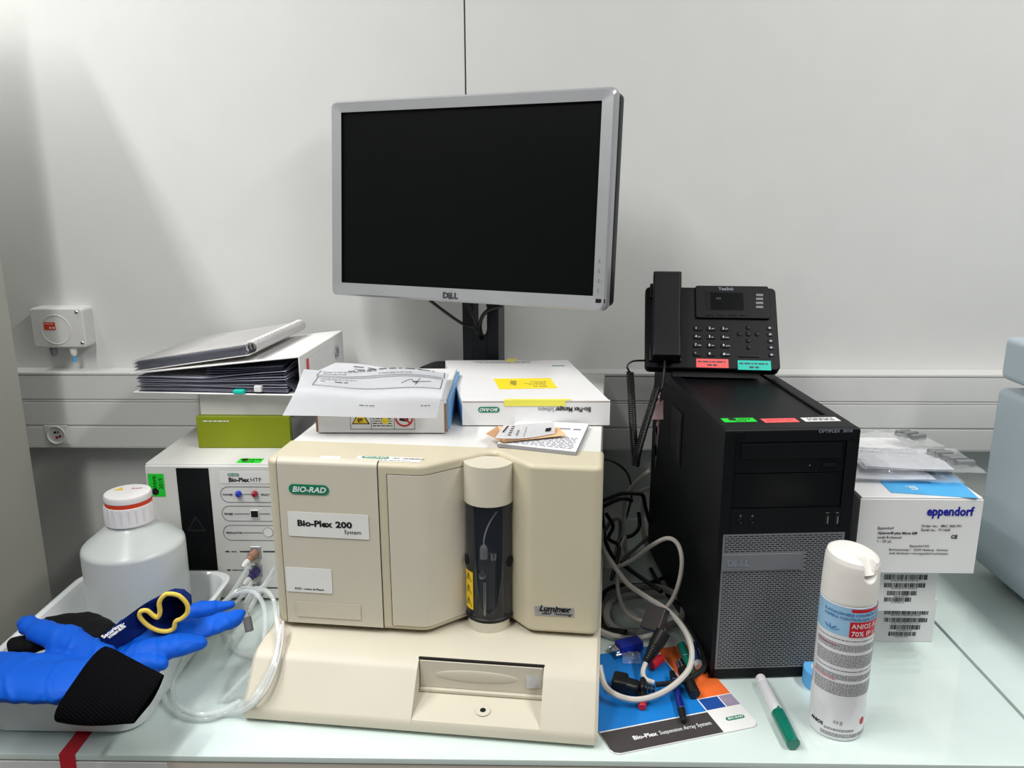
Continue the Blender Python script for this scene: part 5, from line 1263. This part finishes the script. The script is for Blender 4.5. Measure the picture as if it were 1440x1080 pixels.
MB().absorb(t).out('knit_wrist', 'navyknit', gC, M=T0)
MB().tube(mz3, .0030, 8, 5, closed=True).out('yellow_hem', 'yellowhem', gC, M=T0)
def gtext(s, size, px, py, ang, bold=.02):
    c = P(px, py, z=zc_+.0165); return text('lettering', s, size, 'textwhite', gC, T0 @ Matrix.Translation(c) @ Matrix.Rotation(R(ang), 4, 'Z') @ Matrix.Rotation(R(12), 4, 'X'), bold=bold, shear=.2, ext=.0004)
gtext('Securitygo', .0085, 146, 898, 76); gtext('XTREM BLUE', .0050, 154, 898, 76)
# glove A: front, palm to the left with knitted cuff
zA = .106
gA = thing('cryo_glove', 'blue padded glove with a black knitted cuff, in front, cropped by the left edge', 'glove', P(90, 960, z=.09))
blob('glove_body', [
    [(130, 955, zA, .036, .017), (85, 955, zA, .043, .018), (30, 952, zA-.004, .044, .019), (-40, 950, zA-.010, .042, .018), (-110, 945, zA-.014, .036, .015)],
    [(145, 925, zA+.004, .017, .015), (100, 904, zA+.010, .020, .016), (62, 890, zA+.012, .019, .014), (34, 876, zA+.012, .010, .009)],
    [(-90, 930, zA-.012, .014, .012), (-190, 915, zA-.018, .011, .009)], [(-90, 960, zA-.012, .014, .012), (-200, 955, zA-.018, .011, .009)], [(-90, 985, zA-.014, .014, .012), (-190, 990, zA-.02, .011, .009)],
], 'blueglove', gA, wr=.0034, wf=15, T0=toloc(gA), seed=9)
# cuff as a flattened, slightly flared sleeve
T0 = toloc(gA)
c0a, c0b = P(157, 917, z=zA+.002), P(76, 1008, z=zA-.008)
c1a, c1b = P(231, 951, z=zA-.012), P(188, 1019, z=zA-.030)
t = bmesh.new(); rr_ = []; N = 40
for s in range(21):
    f_ = s/20; a = c0a.lerp(c1a, f_); b_ = c0b.lerp(c1b, f_); cen = (a+b_)/2; half = (a-b_)/2
    h_ = .019*(1-f_)**.6+.007; ax = ((c1a+c1b)/2-(c0a+c0b)/2).normalized(); upv = half.normalized().cross(ax); upv = upv if upv.z > 0 else -upv
    bul = 1+.05*math.sin(PI*f_)
    ring = []
    for k in range(N):
        q = 2*PI*k/N; rr2 = 1+.012*math.cos(q*40)
        ring.append(t.verts.new(cen+half*bul*math.cos(q)+upv*h_*math.sin(q)*(1+.06*math.sin(3*f_+q*2))+Vector((0, 0, .002*math.sin(f_*4+math.cos(q)*3)))))
    rr_.append(ring)
for a, b_ in zip(rr_, rr_[1:]):
    for i in range(N): t.faces.new((a[i], a[(i+1) % N], b_[(i+1) % N], b_[i]))
t.faces.new(rr_[0]); bmesh.ops.recalc_face_normals(t, faces=t.faces)
MB().absorb(t).out('knitted_cuff', 'cuffknit', gA, M=T0)

# ------------------------------------------------------------------ clear tubing
def tubing(label, pts, r, m='tube', group=None, cat='tubing'):
    V = [P(px, py, y=y) if y > .5 else P(px, py, z=y) for px, py, y in pts]
    o = MB().tube([v-V[0] for v in V], r, 10, 7).out('clear_tube', m); o.location = V[0]; return tagit(o, label, cat, group)
tubing('clear tube in the widest loop from the connectors down to the bench front', [(349, 796, 1.172), (340, 812, 1.16), (325, 835, 1.12), (300, 865, 1.08), (262, 905, 1.02), (238, 940, .03), (228, 965, .01), (236, 992, .006), (260, 1008, .006), (295, 1010, .006), (330, 996, .008), (352, 985, .89), (368, 965, .90), (384, 935, .918), (392, 905, .945), (396, 880, .968)], .0036)
tubing('clear tube from the purple connector curving to the left', [(354, 818, 1.17), (345, 832, 1.15), (330, 848, 1.12), (315, 850, 1.10), (290, 862, 1.07), (268, 895, 1.03), (252, 930, .03), (243, 965, .01), (250, 990, .012), (275, 1004, .012), (310, 1000, .014), (338, 985, .02)], .0030)
tubing('clear tube arching beside the analyser left edge', [(392, 795, 1.08), (375, 818, 1.10), (362, 838, 1.10), (350, 858, 1.08), (345, 850, 1.06), (355, 835, 1.04), (372, 830, 1.02), (384, 842, 1.0), (388, 865, .985), (391, 890, .962), (388, 930, .922), (374, 965, .900), (352, 992, .885), (325, 1003, .006), (290, 1006, .006), (262, 998, .006)], .0034)
tubing('clear tube looping over the front of the cream base', [(386, 800, 1.09), (368, 826, 1.08), (340, 828, 1.07), (322, 840, 1.06), (312, 850, 1.06), (330, 836, 1.04), (355, 832, 1.02), (370, 850, 1.0), (373, 880, .98), (368, 915, .96), (352, 945, .94), (330, 968, .02), (312, 985, .006)], .0034)
tubing('thin white hose running down over the left edge of the base', [(398, 874, .975), (398, 895, .950), (393, 925, .925), (381, 960, .902), (365, 985, .89), (345, 1003, .008)], .0018, 'cablewhite')
tubing('clear tube lying flat behind the base at bench level', [(322, 895, .006), (326, 910, .006), (340, 920, .006), (356, 924, .006), (366, 922, .006)], .0034)
wt = thing('tube_weight', 'small grey metal weight on the end of a clear tube', 'weight', P(350, 880, z=.035))
T0 = toloc(wt); a, b_ = P(351, 888, y=1.05), P(347, 868, y=1.06); d = b_-a; Mq = Matrix.Translation(a) @ d.to_track_quat('Z', 'Y').to_matrix().to_4x4()
MB().lathe([(0, 0), (.0055, 0), (.0062, .001), (.0062, d.length), (0, d.length)], 20, M=Mq).out('body', 'greyplastic', wt, M=T0)
MB().lathe([(0, d.length), (.005, d.length), (.0045, d.length+.006), (0, d.length+.008)], 16, M=Mq).out('fitting', 'cablewhite', wt, M=T0)
MB().tube([b_, P(347, 858, y=1.065), P(348, 845, y=1.07), P(352, 833, y=1.08)], .0016, 6).out('hose', 'cablewhite', wt, M=T0)

# red tape and paper at the bench front
rt = thing('red_tape', 'strip of red tape folded over the front edge of the bench', 'tape', (P(105, 1050, z=0).x, FY, 0))
T0 = toloc(rt)
pt = [P(110, 1026, z=.0006), P(132, 1026, z=.0006), P(107, 1059, z=.0006), P(84, 1059, z=.0006)]
pt[2].y = pt[3].y = FY-.0006
t = bmesh.new(); v = [t.verts.new(p) for p in pt]; lo = [t.verts.new(Vector((p.x, FY-.0008, -.06))) for p in (pt[2], pt[3])]
t.faces.new(v); t.faces.new((v[3], v[2], lo[0], lo[1])); bmesh.ops.recalc_face_normals(t, faces=t.faces)
for f in t.faces:
    if f.normal.z < -.3 or f.normal.y > .3: f.normal_flip()
for f in list(t.faces): pass
t2 = t
MB().absorb(t).out('strip', 'red', rt, M=T0)
sp0 = P(-60, 1064, y=FY-.002); sp1 = P(232, 1064, y=FY-.002)
fp_ = thing('paper_label', 'white paper taped to the bench front under the red tape', 'paper', (sp0.x, FY, -.01))
MB().box((0, -.0004, -.10), (sp1.x-sp0.x, .0012, .0), .0002, 1).out('sheet', 'cardbox', fp_)
